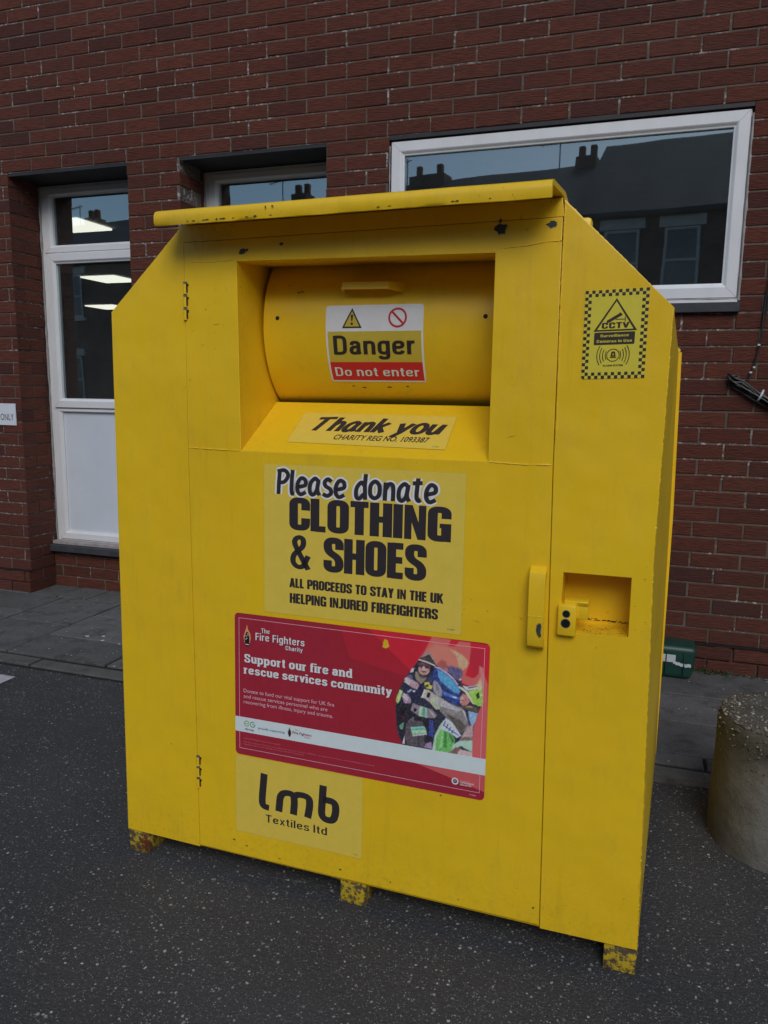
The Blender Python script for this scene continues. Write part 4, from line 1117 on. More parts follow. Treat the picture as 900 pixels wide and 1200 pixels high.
# feet
def foot(x0, x1, y0, y1):
    mb = MB(); mb.box(x0, x1, y0, y1, .0, .072, 'foot', .003); mb.build('foot', bin_, O, smooth=40)
foot(2.203, 2.273, -2.173, -2.03); foot(2.876, 2.948, -2.182, -2.03); foot(3.553, 3.628, -2.196, -2.05)
foot(2.21, 2.28, -1.32, -1.18); foot(2.876, 2.948, -1.32, -1.18); foot(3.58, 3.65, -1.32, -1.18)

# ------------------------------------------------------------------ stickers
def place(art, name, d0=-.0036, label=None):
    o = art.mb(lambda u, v, l: F(u, v, d0 + l)).build(name, bin_, O)
    if label: o['label'] = label
    return o
INK = alb(38, 34, 36); YST = (.85, .62, .085)
WHITE = alb(184, 192, 208)
# please donate
a = Art()
a.rect(2.655, .776, 3.184, 1.165, (.72, .51, .06), .006); a.rect(2.656, .777, 3.183, 1.164, YST, .006)
def T2(art, font, t, x0, yb, x1, h, **k): art.glyphs(t, font, x0, yb, x1, h, INK, **k)
MB2 = (MRK[0], MRK[1], MRK[2], MRK[3])
a.glyphs('Please donate', MRK, 2.690, 1.089, 3.112, .062, WHITE, .04, extra=.085, jit=.03)
a.glyphs('Please donate', MRK, 2.690, 1.089, 3.112, .062, INK, .04, extra=.018, jit=.03)
T2(a, IMP, 'CLOTHING', 2.729, .999, 3.150, .083)
T2(a, IMP, '& SHOES', 2.730, .899, 3.091, .088)
T2(a, IMP, 'ALL PROCEEDS TO STAY IN THE UK', 2.729, .849, 3.137, .0245)
T2(a, IMP, 'HELPING INJURED FIREFIGHTERS', 2.730, .808, 3.125, .026)
a.text('P16801', 3.150, .786, 3.168, .0035, alb(110, 90, 60))
place(a, 'donate_sticker')
# lmb
a = Art(); a.rect(2.566, .143, 2.940, .367, (.72, .51, .06), .006); a.rect(2.567, .144, 2.939, .366, YST, .006)
w = .0105
a.stroke([(2.6545, .326), (2.6475, .250), (2.650, .232), (2.669, .230)], w, w * .8, INK, r=.018)
a.stroke([(2.6985, .226), (2.7035, .282), (2.742, .286), (2.7455, .262), (2.742, .226)], w, w * .8, INK, r=.022)
a.stroke([(2.742, .274), (2.752, .287), (2.788, .286), (2.7905, .262), (2.784, .226)], w, w * .8, INK, r=.022)
a.stroke([(2.8285, .326), (2.8230, .234), (2.858, .230), (2.866, .262), (2.862, .287), (2.828, .287)], w, w * .85, INK, r=.022)
a.glyphs('Textiles ltd', HEL, 2.6585, .188, 2.841, .0222, INK)
a.text('P16802', 2.915, .151, 2.930, .003, alb(120, 100, 70))
place(a, 'company_sticker')
# cctv
a = Art(); cx0, cz0, W_, H_ = 3.430, 1.381, .130, .186
def C_(x, y): return (cx0 + x * W_, cz0 + y * H_ + .004 * x)
CB, CK = (.74, .62, .055), alb(40, 34, 30)
n0 = len(a.items)
a.rect(0, 0, 1, 1, CB, .03)
nx, ny = 19, 27; cells = []
for i in range(nx):
    for j in range(ny):
        if i in (0, 1, nx - 2, nx - 1) or j in (0, 1, ny - 2, ny - 1):
            if (i + j) % 2 == 0:
                p = [(i / nx, j / ny), ((i + 1) / nx, j / ny), ((i + 1) / nx, (j + 1) / ny), (i / nx, (j + 1) / ny)]
                if i == 0 and j == 0: p = [(.03, 0), (1 / nx, 0), (1 / nx, 1 / ny), (0, 1 / ny), (0, .02)]
                cells.append(p)
v = []; f = []
for p in cells: f.append(tuple(range(len(v), len(v) + len(p)))); v += p
a.add(v, f, CK)
a.frame(.118, .082, .882, .918, .012, CB)
tri = [(.50, .885), (.815, .545), (.185, .545)]
a.stroke(tri, .016, .012, CK, closed=True)
a.poly([(.36, .655), (.56, .735), (.59, .705), (.39, .628), (.36, .632)], CK)
a.poly([(.555, .745), (.60, .725), (.60, .71), (.565, .70)], CK)
a.stroke([(.50, .665), (.65, .665)], .006, .005, CK); a.stroke([(.65, .635), (.65, .695)], .006, .005, CK); a.stroke([(.50, .69), (.50, .665)], .006, .004, CK)
a.glyphs('CCTV', HEL, .285, .568, .715, .064, CK, extra=.045)
a.rect(.175, .385, .815, .525, CK, .015)
a.glyphs('Surveillance', HEL, .27, .472, .72, .030, CB, extra=.015); a.glyphs('Cameras in Use', HEL, .215, .410, .775, .031, CB, extra=.015)
a.ring(.49, .265, .092, .104, CK, sy=.70); a.poly([(.44, .235), (.545, .235), (.545, .245), (.44, .245)], CK)
a.poly([(.452, .25), (.533, .25), (.522, .30), (.505, .308), (.48, .308), (.463, .30)], CK)
a.poly([(.485, .262), (.500, .262), (.500, .285), (.485, .285)], CB)
for k in range(4):
    for sgn in (-1, 1):
        r0 = .155 + .045 * k
        a.ring(.49 - sgn * .035, .265, r0 - .006, r0 + .006, CK, (-26 if sgn > 0 else 154) - 2 * k, (26 if sgn > 0 else 206) + 2 * k, 12, .70)
a.text('ALARM SYSTEM', .335, .142, .655, .017, CK, .02)
a.items = [([C_(*q) for q in v], f, c, l) for v, f, c, l in a.items]
place(a, 'camera_sticker', -.0026)
# thank you, on the shelf
a = Art(); a.poly([(2.700, .045), (3.122, .037), (3.120, .183), (2.697, .186)], (.72, .51, .06)); a.poly([(2.701, .046), (3.121, .038), (3.119, .182), (2.698, .185)], YST)
a.glyphs('Thank you', MRK, 2.738, .100, 3.090, .064, INK, .22, extra=.034)
a.text('CHARITY REG NO. 1093387', 2.822, .064, 3.074, .021, INK, .024, .22)
a.text('P16803', 3.088, .046, 3.104, .004, INK)
sh = Vector((0, .200 + .0024, .122)).normalized()
def SH(u, s, l):
    p = Vector(B3(u, 1.1945, -.001)); nrm = Vector((0, -sh.z, sh.y)); q = p + sh * s + nrm * (-l)
    return (u, q.y, q.z)
o = a.mb(SH).build('thank_you_sticker', chute, O)
# danger sticker, wrapped on the drum
a = Art(); a.rect(2.773, -.151, 3.034, .050, WHITE, .008)
DY = (.66, .50, .055); DR = alb(170, 34, 34)
a.rect(2.778, -.094, 3.029, -.0155, DY); a.rect(2.778, -.146, 3.029, -.094, DR)
a.poly([(2.818, -.0075), (2.872, -.0075), (2.845, .043)], CK); a.poly([(2.8245, -.0035), (2.8655, -.0035), (2.845, .0345)], DY)
a.poly([(2.8435, .010), (2.8465, .010), (2.8485, .026), (2.8415, .026)], CK); a.ring(2.845, .0035, 0, .0034, CK)
RD = alb(160, 36, 38)
a.ring(2.967, .017, .0195, .0245, RD); a.stroke([(2.9515, .0325), (2.9825, .0015)], .0026, .0026, RD)
a.glyphs('Danger', HEL, 2.792, -.0735, 3.012, .0475, CK, extra=.012)
a.glyphs('Do not enter', HEL, 2.788, -.133, 3.018, .025, WHITE)
a.EPS = .00008
o = a.mb(lambda u, s, l: CY(u, s, l - .0002), slice_step=.004).build('danger_sticker', drum, O, smooth=30)

# fire fighters charity poster
def PO(u, v): return (2.911 + u, .5660 + v)
a = Art(); a.rect(-.3440, -.1970, .3440, .1985, alb(134, 30, 44), .012)
ART = json.loads('''[[[160,28,42],0.3,[[0.0319,0.2027],[0.3411,0.1935],[0.346,-0.0918],[0.1825,-0.0947],[0.1331,-0.0831],[0.1132,-0.0033],[0.1382,0.0715],[0.1463,0.1034]]],[[150,30,42],0.3,[[0.0319,0.2027],[0.1462,0.1077],[0.1378,0.089],[-0.0129,0.1172],[-0.0421,0.2051]]],[[176,32,46],0.3,[[0.0319,0.2027],[0.2004,0.1992],[0.1462,0.1077]]],[[184,34,48],0.6,[[0.2004,0.1992],[0.3472,0.1942],[0.3502,-0.0911],[0.3041,-0.0994],[0.2735,0.048],[0.1462,0.1077]]],[[190,92,86],1,[[0.2012,0.1987],[0.2487,0.1968],[0.2427,0.1807],[0.258,0.1812],[0.2692,0.1953],[0.2953,0.1956],[0.299,0.1732],[0.2975,0.1525],[0.2867,0.1126],[0.3014,0.1087],[0.3127,0.1162],[0.319,0.1392],[0.3295,0.1274],[0.3415,0.0997],[0.3471,-0.0904],[0.3085,-0.0901],[0.3114,-0.0483],[0.3218,0.0256],[0.3287,0.0742],[0.2845,0.0915],[0.2183,0.1269],[0.1815,0.155]]],[[200,112,96],2.5,[[0.1902,0.1651],[0.2107,0.1826],[0.2405,0.1775],[0.2584,0.168],[0.2712,0.1371],[0.2604,0.1089],[0.2183,0.1269]]],[[198,152,118],1.5,[[0.2468,0.173],[0.2606,0.1701],[0.276,0.1629],[0.29,0.1525],[0.2941,0.1439],[0.2892,0.1325],[0.2789,0.1234],[0.2696,0.1298],[0.2676,0.1418],[0.2625,0.1581]]],[[168,38,52],0.8,[[0.2981,0.1796],[0.316,0.1804],[0.3295,0.1791],[0.3308,0.126],[0.3266,0.1376],[0.3204,0.1444],[0.3183,0.1212],[0.3097,0.11],[0.3022,0.1081],[0.3012,0.1341],[0.2955,0.1487]]],[[188,116,112],1,[[0.3197,0.1412],[0.3296,0.1365],[0.3326,0.0987],[0.3301,0.086],[0.3197,0.0814],[0.3104,0.0908],[0.3176,0.0996],[0.3244,0.1159]]],[[192,176,138],1.5,[[0.3232,0.1096],[0.3281,0.098],[0.3288,0.0797],[0.3182,0.0812],[0.3104,0.0893],[0.3191,0.0983]]],[[152,84,76],1.8,[[0.2156,0.1317],[0.2261,0.144],[0.237,0.1408],[0.242,0.1291],[0.233,0.1216],[0.2205,0.1261]]],[[88,84,118],2.5,[[0.2375,0.1269],[0.2512,0.1319],[0.2757,0.1275],[0.2807,0.1159],[0.2737,0.0994],[0.263,0.0979],[0.2488,0.1114]]],[[150,122,116],2,[[0.1717,0.1402],[0.1829,0.1561],[0.1913,0.163],[0.2002,0.1555],[0.2122,0.1399],[0.2139,0.1286],[0.2038,0.133],[0.1891,0.1411]]],[[46,46,60],0.6,[[0.195,0.1538],[0.1698,0.1369],[0.1374,0.0885],[0.1168,0.0456],[0.1123,-0.0015],[0.1176,-0.0567],[0.1292,-0.0829],[0.135,-0.0897],[0.2189,-0.0936],[0.3131,-0.0936],[0.3112,-0.0423],[0.3218,0.0256],[0.331,0.0508],[0.3287,0.0742],[0.3139,0.0839],[0.2757,0.0902],[0.2485,0.1132],[0.2123,0.1291]]],[[50,64,122],0.6,[[0.2049,0.1256],[0.2238,0.1204],[0.2426,0.1105],[0.2631,0.0948],[0.2743,0.0809],[0.2773,0.0378],[0.2605,0.0351],[0.2321,0.0528],[0.2063,0.0804]]],[[86,146,182],0.9,[[0.2168,0.1179],[0.2301,0.1142],[0.2506,0.1016],[0.2656,0.0882],[0.2754,0.0717],[0.2718,0.0642],[0.2595,0.0663],[0.2405,0.0791],[0.2263,0.0895],[0.2197,0.1011]]],[[44,58,92],1,[[0.2216,0.0888],[0.2359,0.0784],[0.2518,0.0651],[0.2504,0.0602],[0.23,0.0697]]],[[84,112,172],1,[[0.2317,0.0653],[0.2504,0.0602],[0.2752,0.0546],[0.2754,0.0496],[0.2538,0.0521],[0.2335,0.0569]]],[[176,194,216],0.8,[[0.2567,0.0562],[0.2675,0.0553],[0.2669,0.0515],[0.2576,0.0522]]],[[166,156,180],0.5,[[0.208,0.1263],[0.2237,0.1235],[0.2394,0.1163],[0.2583,0.1019],[0.2702,0.0881],[0.2672,0.0858],[0.2553,0.0991],[0.238,0.1114],[0.2223,0.1189],[0.2082,0.122]]],[[40,38,48],0.6,[[0.1612,0.1243],[0.1704,0.135],[0.1893,0.1339],[0.2104,0.1267],[0.2093,0.115],[0.2032,0.104],[0.1904,0.0964],[0.1684,0.0992],[0.1644,0.1117]]],[[72,62,60],0.6,[[0.1696,0.1363],[0.1731,0.1419],[0.186,0.1462],[0.1976,0.1451],[0.2072,0.1392],[0.2128,0.1277],[0.2097,0.1252],[0.1893,0.1318]]],[[214,204,192],0.35,[[0.1691,0.1379],[0.1893,0.1348],[0.2114,0.128],[0.2112,0.1251],[0.1894,0.1313],[0.1692,0.135]]],[[88,58,66],0.6,[[0.1679,0.1289],[0.1836,0.131],[0.1999,0.1253],[0.1977,0.1163],[0.184,0.1166],[0.1691,0.1181]]],[[172,136,128],0.6,[[0.1686,0.1181],[0.1752,0.1168],[0.184,0.117],[0.1963,0.1164],[0.198,0.1091],[0.191,0.1006],[0.1801,0.0979],[0.1728,0.1012],[0.1685,0.1079]]],[[196,160,156],0.5,[[0.1792,0.121],[0.1856,0.1201],[0.1863,0.1121],[0.1797,0.1121]]],[[98,56,76],0.4,[[0.1755,0.1084],[0.1882,0.1099],[0.1889,0.1064],[0.1782,0.1052]]],[[60,44,50],0.4,[[0.1714,0.1228],[0.1794,0.1232],[0.1795,0.1203],[0.172,0.12]]],[[60,44,50],0.4,[[0.1874,0.1221],[0.1955,0.1206],[0.1948,0.1181],[0.1875,0.1189]]],[[134,122,106],0.8,[[0.1592,0.1052],[0.1668,0.1048],[0.1729,0.0954],[0.1846,0.0942],[0.1912,0.0937],[0.1849,0.0833],[0.1764,0.0752],[0.1674,0.0815],[0.1581,0.089]]],[[82,76,62],0.6,[[0.167,0.099],[0.1759,0.0944],[0.189,0.0934],[0.1847,0.0898],[0.173,0.0911]]],[[194,180,184],0.5,[[0.152,0.1122],[0.1604,0.1138],[0.1592,0.1034],[0.1473,0.1003]]],[[34,34,50],0.5,[[0.1578,0.1122],[0.1625,0.1114],[0.1601,0.0936],[0.1651,0.0805],[0.1586,0.0825],[0.155,0.0958]]],[[88,94,122],0.7,[[0.141,0.0931],[0.1524,0.0969],[0.1558,0.0869],[0.1424,0.0838]]],[[40,42,64],0.8,[[0.128,0.0656],[0.1413,0.066],[0.1504,0.0586],[0.1666,0.0566],[0.18,0.0483],[0.1993,0.0366],[0.1924,0.0239],[0.1702,0.0322],[0.1526,0.0295],[0.1388,0.048]]],[[164,134,142],0.6,[[0.1332,0.0825],[0.14,0.0886],[0.1512,0.0851],[0.1675,0.0775],[0.1724,0.0706],[0.1669,0.0592],[0.1532,0.0631],[0.1382,0.0715]]],[[216,206,210],0.25,[[0.1358,0.0858],[0.1521,0.079],[0.1511,0.0771],[0.1347,0.0836]]],[[216,206,210],0.25,[[0.1347,0.0812],[0.1501,0.0749],[0.1491,0.073],[0.1336,0.079]]],[[216,206,210],0.25,[[0.1337,0.0767],[0.1482,0.0709],[0.1472,0.069],[0.1325,0.0745]]],[[140,152,176],0.6,[[0.141,0.051],[0.1519,0.0591],[0.1537,0.0558],[0.1448,0.0474]]],[[206,210,218],0.4,[[0.156,0.0568],[0.1625,0.0563],[0.1618,0.0519],[0.1562,0.0525]]],[[52,58,92],0.6,[[0.1892,0.0876],[0.1989,0.102],[0.2108,0.0979],[0.2108,0.0805],[0.1979,0.0845]]],[[182,174,84],0.6,[[0.1858,0.0813],[0.1965,0.0834],[0.206,0.0755],[0.2046,0.0658],[0.1912,0.0658],[0.1852,0.0739]]],[[58,58,50],0.4,[[0.1867,0.0727],[0.1938,0.0781],[0.1968,0.0727],[0.1911,0.0687]]],[[44,44,50],0.4,[[0.198,0.0816],[0.2038,0.0824],[0.204,0.0752],[0.1996,0.076]]],[[142,136,146],0.8,[[0.209,0.0904],[0.2196,0.0847],[0.2305,0.0675],[0.2299,0.05],[0.2177,0.0518],[0.2085,0.0606],[0.2065,0.0785]]],[[104,100,112],1,[[0.2139,0.0824],[0.2199,0.0746],[0.2217,0.0633],[0.2158,0.0682]]],[[36,38,64],0.5,[[0.1747,0.0727],[0.1857,0.067],[0.1877,0.0582],[0.1818,0.0483],[0.1743,0.0442],[0.1663,0.0577]]],[[168,158,148],0.6,[[0.1852,0.0634],[0.1971,0.0628],[0.2148,0.0535],[0.2359,0.0451],[0.2367,0.0191],[0.2159,0.0158],[0.2039,0.0283],[0.1861,0.0402],[0.1756,0.04],[0.1829,0.0502]]],[[200,190,160],0.5,[[0.1849,0.0625],[0.1899,0.0626],[0.1832,0.0415],[0.178,0.0422]]],[[32,32,46],0.4,[[0.1944,0.0566],[0.202,0.0553],[0.198,0.0426],[0.191,0.0444]]],[[152,176,112],0.6,[[0.2114,0.0504],[0.2196,0.0473],[0.2128,0.0241],[0.2039,0.0307]]],[[104,148,150],0.6,[[0.2188,0.044],[0.2241,0.0419],[0.2199,0.0267],[0.2149,0.0295]]],[[148,178,100],0.6,[[0.2254,0.0435],[0.233,0.0418],[0.2291,0.0194],[0.2216,0.0182]]],[[154,184,98],0.5,[[0.1223,0.0537],[0.1305,0.0497],[0.1236,0.025],[0.1175,0.0159],[0.1129,0.0216],[0.115,0.0356]]],[[206,214,170],0.4,[[0.1239,0.051],[0.1269,0.0499],[0.12,0.0245],[0.1173,0.0248]]],[[150,124,142],0.6,[[0.1275,0.0386],[0.1329,0.0464],[0.1436,0.0446],[0.1517,0.0323],[0.1519,0.0213],[0.1441,0.0141],[0.1335,0.0214]]],[[218,212,220],0.25,[[0.1303,0.0426],[0.1336,0.0449],[0.1463,0.0341],[0.144,0.032]]],[[218,212,220],0.25,[[0.1284,0.0373],[0.1316,0.0396],[0.1443,0.0288],[0.142,0.0267]]],[[40,36,44],0.8,[[0.1128,0.0145],[0.1528,0.0221],[0.1636,0.0046],[0.1875,-0.0093],[0.2079,-0.0089],[0.2119,-0.0436],[0.2013,-0.0809],[0.1423,-0.0913],[0.1282,-0.0697],[0.117,-0.0386]]],[[96,40,50],0.5,[[0.1238,-0.0106],[0.1299,-0.0156],[0.1404,-0.0154],[0.139,-0.0186],[0.1285,-0.0188]]],[[98,92,100],1.2,[[0.1451,-0.0235],[0.161,-0.0106],[0.1616,-0.0327],[0.1484,-0.0364]]],[[128,118,126],0.7,[[0.1566,0.0235],[0.1691,0.0202],[0.1926,0.0166],[0.2072,0.0145],[0.2198,0.0018],[0.2137,-0.0068],[0.1934,-0.0098],[0.1683,-0.005],[0.1515,0.0042]]],[[136,172,142],0.5,[[0.1747,0.0189],[0.1947,0.0154],[0.1939,-0.0088],[0.1716,-0.0074]]],[[96,140,150],0.4,[[0.1833,0.0169],[0.1886,0.0159],[0.1878,-0.008],[0.1828,-0.008]]],[[172,192,146],0.4,[[0.1765,0.0179],[0.1797,0.0175],[0.1784,-0.0078],[0.1748,-0.0075]]],[[34,32,40],0.4,[[0.1616,0.012],[0.1685,0.0087],[0.164,0.0011],[0.1586,0.0033]]],[[176,164,140],0.5,[[0.1986,0.0116],[0.2021,0.0107],[0.2165,-0.0031],[0.2136,-0.005]]],[[84,76,82],1,[[0.1408,-0.0317],[0.1554,-0.0218],[0.1849,-0.02],[0.1892,-0.0593],[0.19,-0.0874],[0.1452,-0.0878],[0.1386,-0.0649]]],[[66,60,66],0.8,[[0.1712,-0.0594],[0.1771,-0.0583],[0.1778,-0.085],[0.1719,-0.0846]]],[[118,178,156],0.5,[[0.1526,-0.0398],[0.1884,-0.0315],[0.1951,-0.0494],[0.1576,-0.0593]]],[[172,192,128],0.4,[[0.1561,-0.0492],[0.1931,-0.0416],[0.1944,-0.0462],[0.1571,-0.0543]]],[[90,150,150],0.4,[[0.1545,-0.0443],[0.1912,-0.0364],[0.1925,-0.0394],[0.1555,-0.0474]]],[[168,162,172],0.35,[[0.1579,-0.0595],[0.1948,-0.0497],[0.1958,-0.0525],[0.1586,-0.0633]]],[[92,136,112],0.6,[[0.1228,-0.0406],[0.1354,-0.0288],[0.1328,-0.0487],[0.126,-0.0503]]],[[58,68,132],0.8,[[0.2011,-0.013],[0.2113,-0.0142],[0.2125,-0.0568],[0.1999,-0.0545]]],[[206,196,200],0.4,[[0.138,-0.062],[0.1385,-0.0859],[0.132,-0.0863]]],[[144,124,154],0.8,[[0.1923,-0.0765],[0.2068,-0.0688],[0.2108,-0.0882],[0.1891,-0.086]]],[[124,118,116],0.8,[[0.2231,0.0403],[0.245,0.0373],[0.279,0.0317],[0.2981,0.0112],[0.3027,-0.0115],[0.2813,-0.0332],[0.2622,-0.0166],[0.2463,-0.0034],[0.2271,0.0125]]],[[82,76,70],1.5,[[0.2428,0.0087],[0.2771,-0.0016],[0.2929,-0.0147],[0.2819,-0.0331],[0.2622,-0.0166]]],[[164,162,162],1,[[0.2042,0.0437],[0.223,0.045],[0.2417,0.0415],[0.2606,0.0319],[0.2823,0.0267],[0.2733,0.0195],[0.2454,0.0233],[0.214,0.0294]]],[[176,168,172],0.6,[[0.2807,0.0272],[0.2869,0.0251],[0.2983,0.005],[0.2987,-0.0074],[0.2922,0.004]]],[[158,190,158],0.7,[[0.2368,-0.0079],[0.2258,-0.0251],[0.215,-0.0519],[0.2096,-0.0913],[0.2482,-0.0934],[0.2457,-0.0145]]],[[106,168,94],0.7,[[0.2308,-0.0329],[0.2472,-0.0315],[0.2587,-0.0425],[0.2672,-0.0538],[0.259,-0.0886],[0.2177,-0.0928],[0.2197,-0.0555]]],[[66,130,62],0.8,[[0.2395,-0.0346],[0.2449,-0.0385],[0.2477,-0.0762],[0.2386,-0.0778]]],[[58,112,62],0.6,[[0.2517,-0.0373],[0.2644,-0.0542],[0.261,-0.0644],[0.2504,-0.0439]]],[[136,190,120],0.6,[[0.2333,-0.0373],[0.2364,-0.0367],[0.2346,-0.0785],[0.2283,-0.0796]]],[[176,186,210],0.5,[[0.2415,-0.0007],[0.2576,-0.0095],[0.2821,-0.0401],[0.2713,-0.0486],[0.252,-0.0373],[0.2292,-0.0319]]],[[62,74,122],0.3,[[0.2402,-0.0091],[0.2427,-0.01],[0.2376,-0.0238],[0.2354,-0.0229]]],[[62,74,122],0.3,[[0.247,-0.0156],[0.2495,-0.0165],[0.2446,-0.0287],[0.2424,-0.0278]]],[[62,74,122],0.3,[[0.2537,-0.0221],[0.2562,-0.023],[0.2516,-0.0336],[0.2494,-0.0327]]],[[62,74,122],0.3,[[0.2604,-0.0286],[0.2629,-0.0294],[0.2586,-0.0384],[0.2564,-0.0375]]],[[60,72,120],0.3,[[0.2359,-0.0194],[0.2753,-0.0397],[0.2745,-0.0417],[0.2347,-0.0215]]],[[58,44,44],0.7,[[0.2784,0.0722],[0.293,0.0674],[0.3121,0.0432],[0.3002,0.0382],[0.295,0.056]]],[[172,116,108],0.6,[[0.2759,0.0563],[0.2824,0.0674],[0.2935,0.0623],[0.3004,0.0491],[0.2918,0.0377],[0.2819,0.0361],[0.2753,0.0421]]],[[210,168,156],0.5,[[0.277,0.0549],[0.283,0.0592],[0.2841,0.0525],[0.2782,0.0482]]],[[90,50,52],0.35,[[0.2792,0.0502],[0.2837,0.0503],[0.2834,0.0484],[0.2792,0.0484]]],[[230,214,206],0.35,[[0.2762,0.0462],[0.2816,0.0462],[0.2811,0.0443],[0.2763,0.0442]]],[[142,184,76],0.5,[[0.2952,0.0744],[0.3107,0.0819],[0.329,0.0816],[0.3323,0.0424],[0.3213,0.0407],[0.3087,0.0454],[0.3003,0.0584]]],[[170,200,110],0.8,[[0.2989,0.0737],[0.3108,0.0798],[0.3125,0.0742],[0.3036,0.0682]]],[[46,66,42],0.4,[[0.3139,0.0679],[0.3202,0.0772],[0.3241,0.062],[0.3176,0.0576]]],[[222,224,214],0.3,[[0.3229,0.0699],[0.3303,0.0717],[0.3304,0.0688],[0.323,0.0669]]],[[200,190,166],0.4,[[0.269,0.0836],[0.2788,0.0822],[0.2934,0.0744],[0.3018,0.0602],[0.3112,0.0442],[0.3075,0.0437],[0.2965,0.057],[0.2868,0.0707],[0.2713,0.0792]]],[[192,198,216],0.4,[[0.2799,0.0867],[0.2924,0.0854],[0.3149,0.0912],[0.3184,0.084],[0.2943,0.0758],[0.2865,0.0793]]],[[56,60,88],0.3,[[0.294,0.0835],[0.3152,0.0903],[0.3156,0.0882],[0.2944,0.0805]]],[[38,42,72],0.5,[[0.2718,0.1007],[0.2785,0.1001],[0.2777,0.0889],[0.2706,0.0909]]],[[220,220,226],0.3,[[0.2729,0.1024],[0.2772,0.1024],[0.2773,0.0987],[0.2728,0.0987]]],[[88,72,62],0.6,[[0.2804,0.0353],[0.3001,0.0399],[0.3251,0.0357],[0.3218,0.0252],[0.3006,0.0265],[0.2837,0.029]]],[[150,128,110],0.5,[[0.2866,0.0352],[0.3002,0.0384],[0.3093,0.0364],[0.3003,0.0334]]],[[128,158,194],0.7,[[0.297,0.0254],[0.321,0.0227],[0.3169,0.0033],[0.3113,-0.0085],[0.3015,-0.0089]]],[[50,54,76],0.4,[[0.2881,0.0253],[0.2953,0.0202],[0.3046,-0.0099],[0.2992,-0.0108]]],[[168,144,144],1.5,[[0.283,-0.04],[0.296,-0.0157],[0.3111,-0.0048],[0.3112,-0.0477],[0.2788,-0.0517]]],[[116,96,92],1.2,[[0.2787,-0.047],[0.2968,-0.04],[0.311,-0.0431],[0.3094,-0.0481],[0.2819,-0.0512]]],[[158,194,168],1.2,[[0.2623,-0.0657],[0.2789,-0.0533],[0.3103,-0.0479],[0.3113,-0.0777],[0.2949,-0.0727],[0.2824,-0.067],[0.2597,-0.0821]]],[[124,88,88],1.2,[[0.2545,-0.0862],[0.2687,-0.0733],[0.2832,-0.0728],[0.2769,-0.087],[0.2616,-0.0913]]],[[184,160,154],1,[[0.2796,-0.0754],[0.3117,-0.0776],[0.3129,-0.0948],[0.2724,-0.091]]],[[184,84,86],0.5,[[0.3318,0.0492],[0.3407,0.0506],[0.3449,-0.0969],[0.3108,-0.0968],[0.3103,-0.0479],[0.3131,-0.0082],[0.321,0.0219]]],[[206,150,30],0.3,[[0.0745,0.1552],[0.0761,0.1686],[0.0799,0.1778],[0.0876,0.1744],[0.0924,0.1597],[0.0849,0.1539]]]]''')
import numpy as np
def printed_photo(u0, u1, v0, v1, step, bg):
    """the printed picture as a fine sheet of soft-edged colour"""
    nu, nv = int((u1 - u0) / step) + 1, int((v1 - v0) / step) + 1
    U, V = np.meshgrid(np.linspace(u0, u1, nu), np.linspace(v0, v1, nv)); X, Y = U.ravel(), V.ravel()
    C_ = np.tile(np.array(bg, float), (X.size, 1))
    for c, soft, p in ART:
        sf = max(.0004, soft * .0021); p = np.array(p)
        lo = p.min(0) - sf * 2; hi = p.max(0) + sf * 2
        idx = np.nonzero((X > lo[0]) & (X < hi[0]) & (Y > lo[1]) & (Y < hi[1]))[0]
        if not idx.size: continue
        x, y = X[idx], Y[idx]; d2 = np.full(x.size, 1e9); ins = np.zeros(x.size, bool)
        for m in range(len(p)):
            a_, b_ = p[m], p[(m + 1) % len(p)]; e = b_ - a_; wx, wy = x - a_[0], y - a_[1]
            t = np.clip((wx * e[0] + wy * e[1]) / (e @ e + 1e-12), 0, 1)
            d2 = np.minimum(d2, (wx - e[0] * t) ** 2 + (wy - e[1] * t) ** 2)
            cond = (a_[1] > y) != (b_[1] > y)
            with np.errstate(divide='ignore', invalid='ignore'): xi = (b_[0] - a_[0]) * (y - a_[1]) / (b_[1] - a_[1] + 1e-15) + a_[0]
            ins ^= cond & (x < xi)
        sd = np.sqrt(d2) * np.where(ins, 1, -1)
        al = np.clip(sd / sf * .5 + .5, 0, 1)[:, None]; al = al * al * (3 - 2 * al)
        C_[idx] = C_[idx] * (1 - al) + np.array(c, float) * al
    # grain and folds, only inside the picture itself
    mask = np.clip(1 - (C_[:, 0] - np.maximum(C_[:, 1], C_[:, 2]) - 40) / 40, 0, 1)
    rs = np.random.RandomState(3); n1 = rs.normal(0, 1, (nv, nu)); n2 = (n1 + np.roll(n1, 1, 0) + np.roll(n1, 1, 1) + np.roll(n1, -1, 0) + np.roll(np.roll(n1, 1, 0), 1, 1)) / 2.2
    C_ = np.clip(C_ + (n2.ravel() * 9 * mask)[:, None], 4, 250)
    vs = [(float(a_), float(b_)) for a_, b_ in zip(X, Y)]
    me = [(j * nu + i, j * nu + i + 1, (j + 1) * nu + i + 1, (j + 1) * nu + i) for j in range(nv - 1) for i in range(nu - 1)]
    return vs, me, [alb(*q) for q in C_]
a.layer += 1; PHOTO = (printed_photo(-.060, .3438, -.0900, .1983, .0015, (134, 30, 42)), a.layer)
a.poly([(-.344, .1983), (.344, .1983), (.344, .1982), (-.344, .1982)], alb(134, 30, 42))
a.poly([(.1650, -.131), (.3438, -.131), (.3438, -.174), (.2450, -.150)], alb(172, 74, 76))
PK = alb(214, 150, 160); PW = alb(205, 206, 216); DS = alb(60, 18, 28)
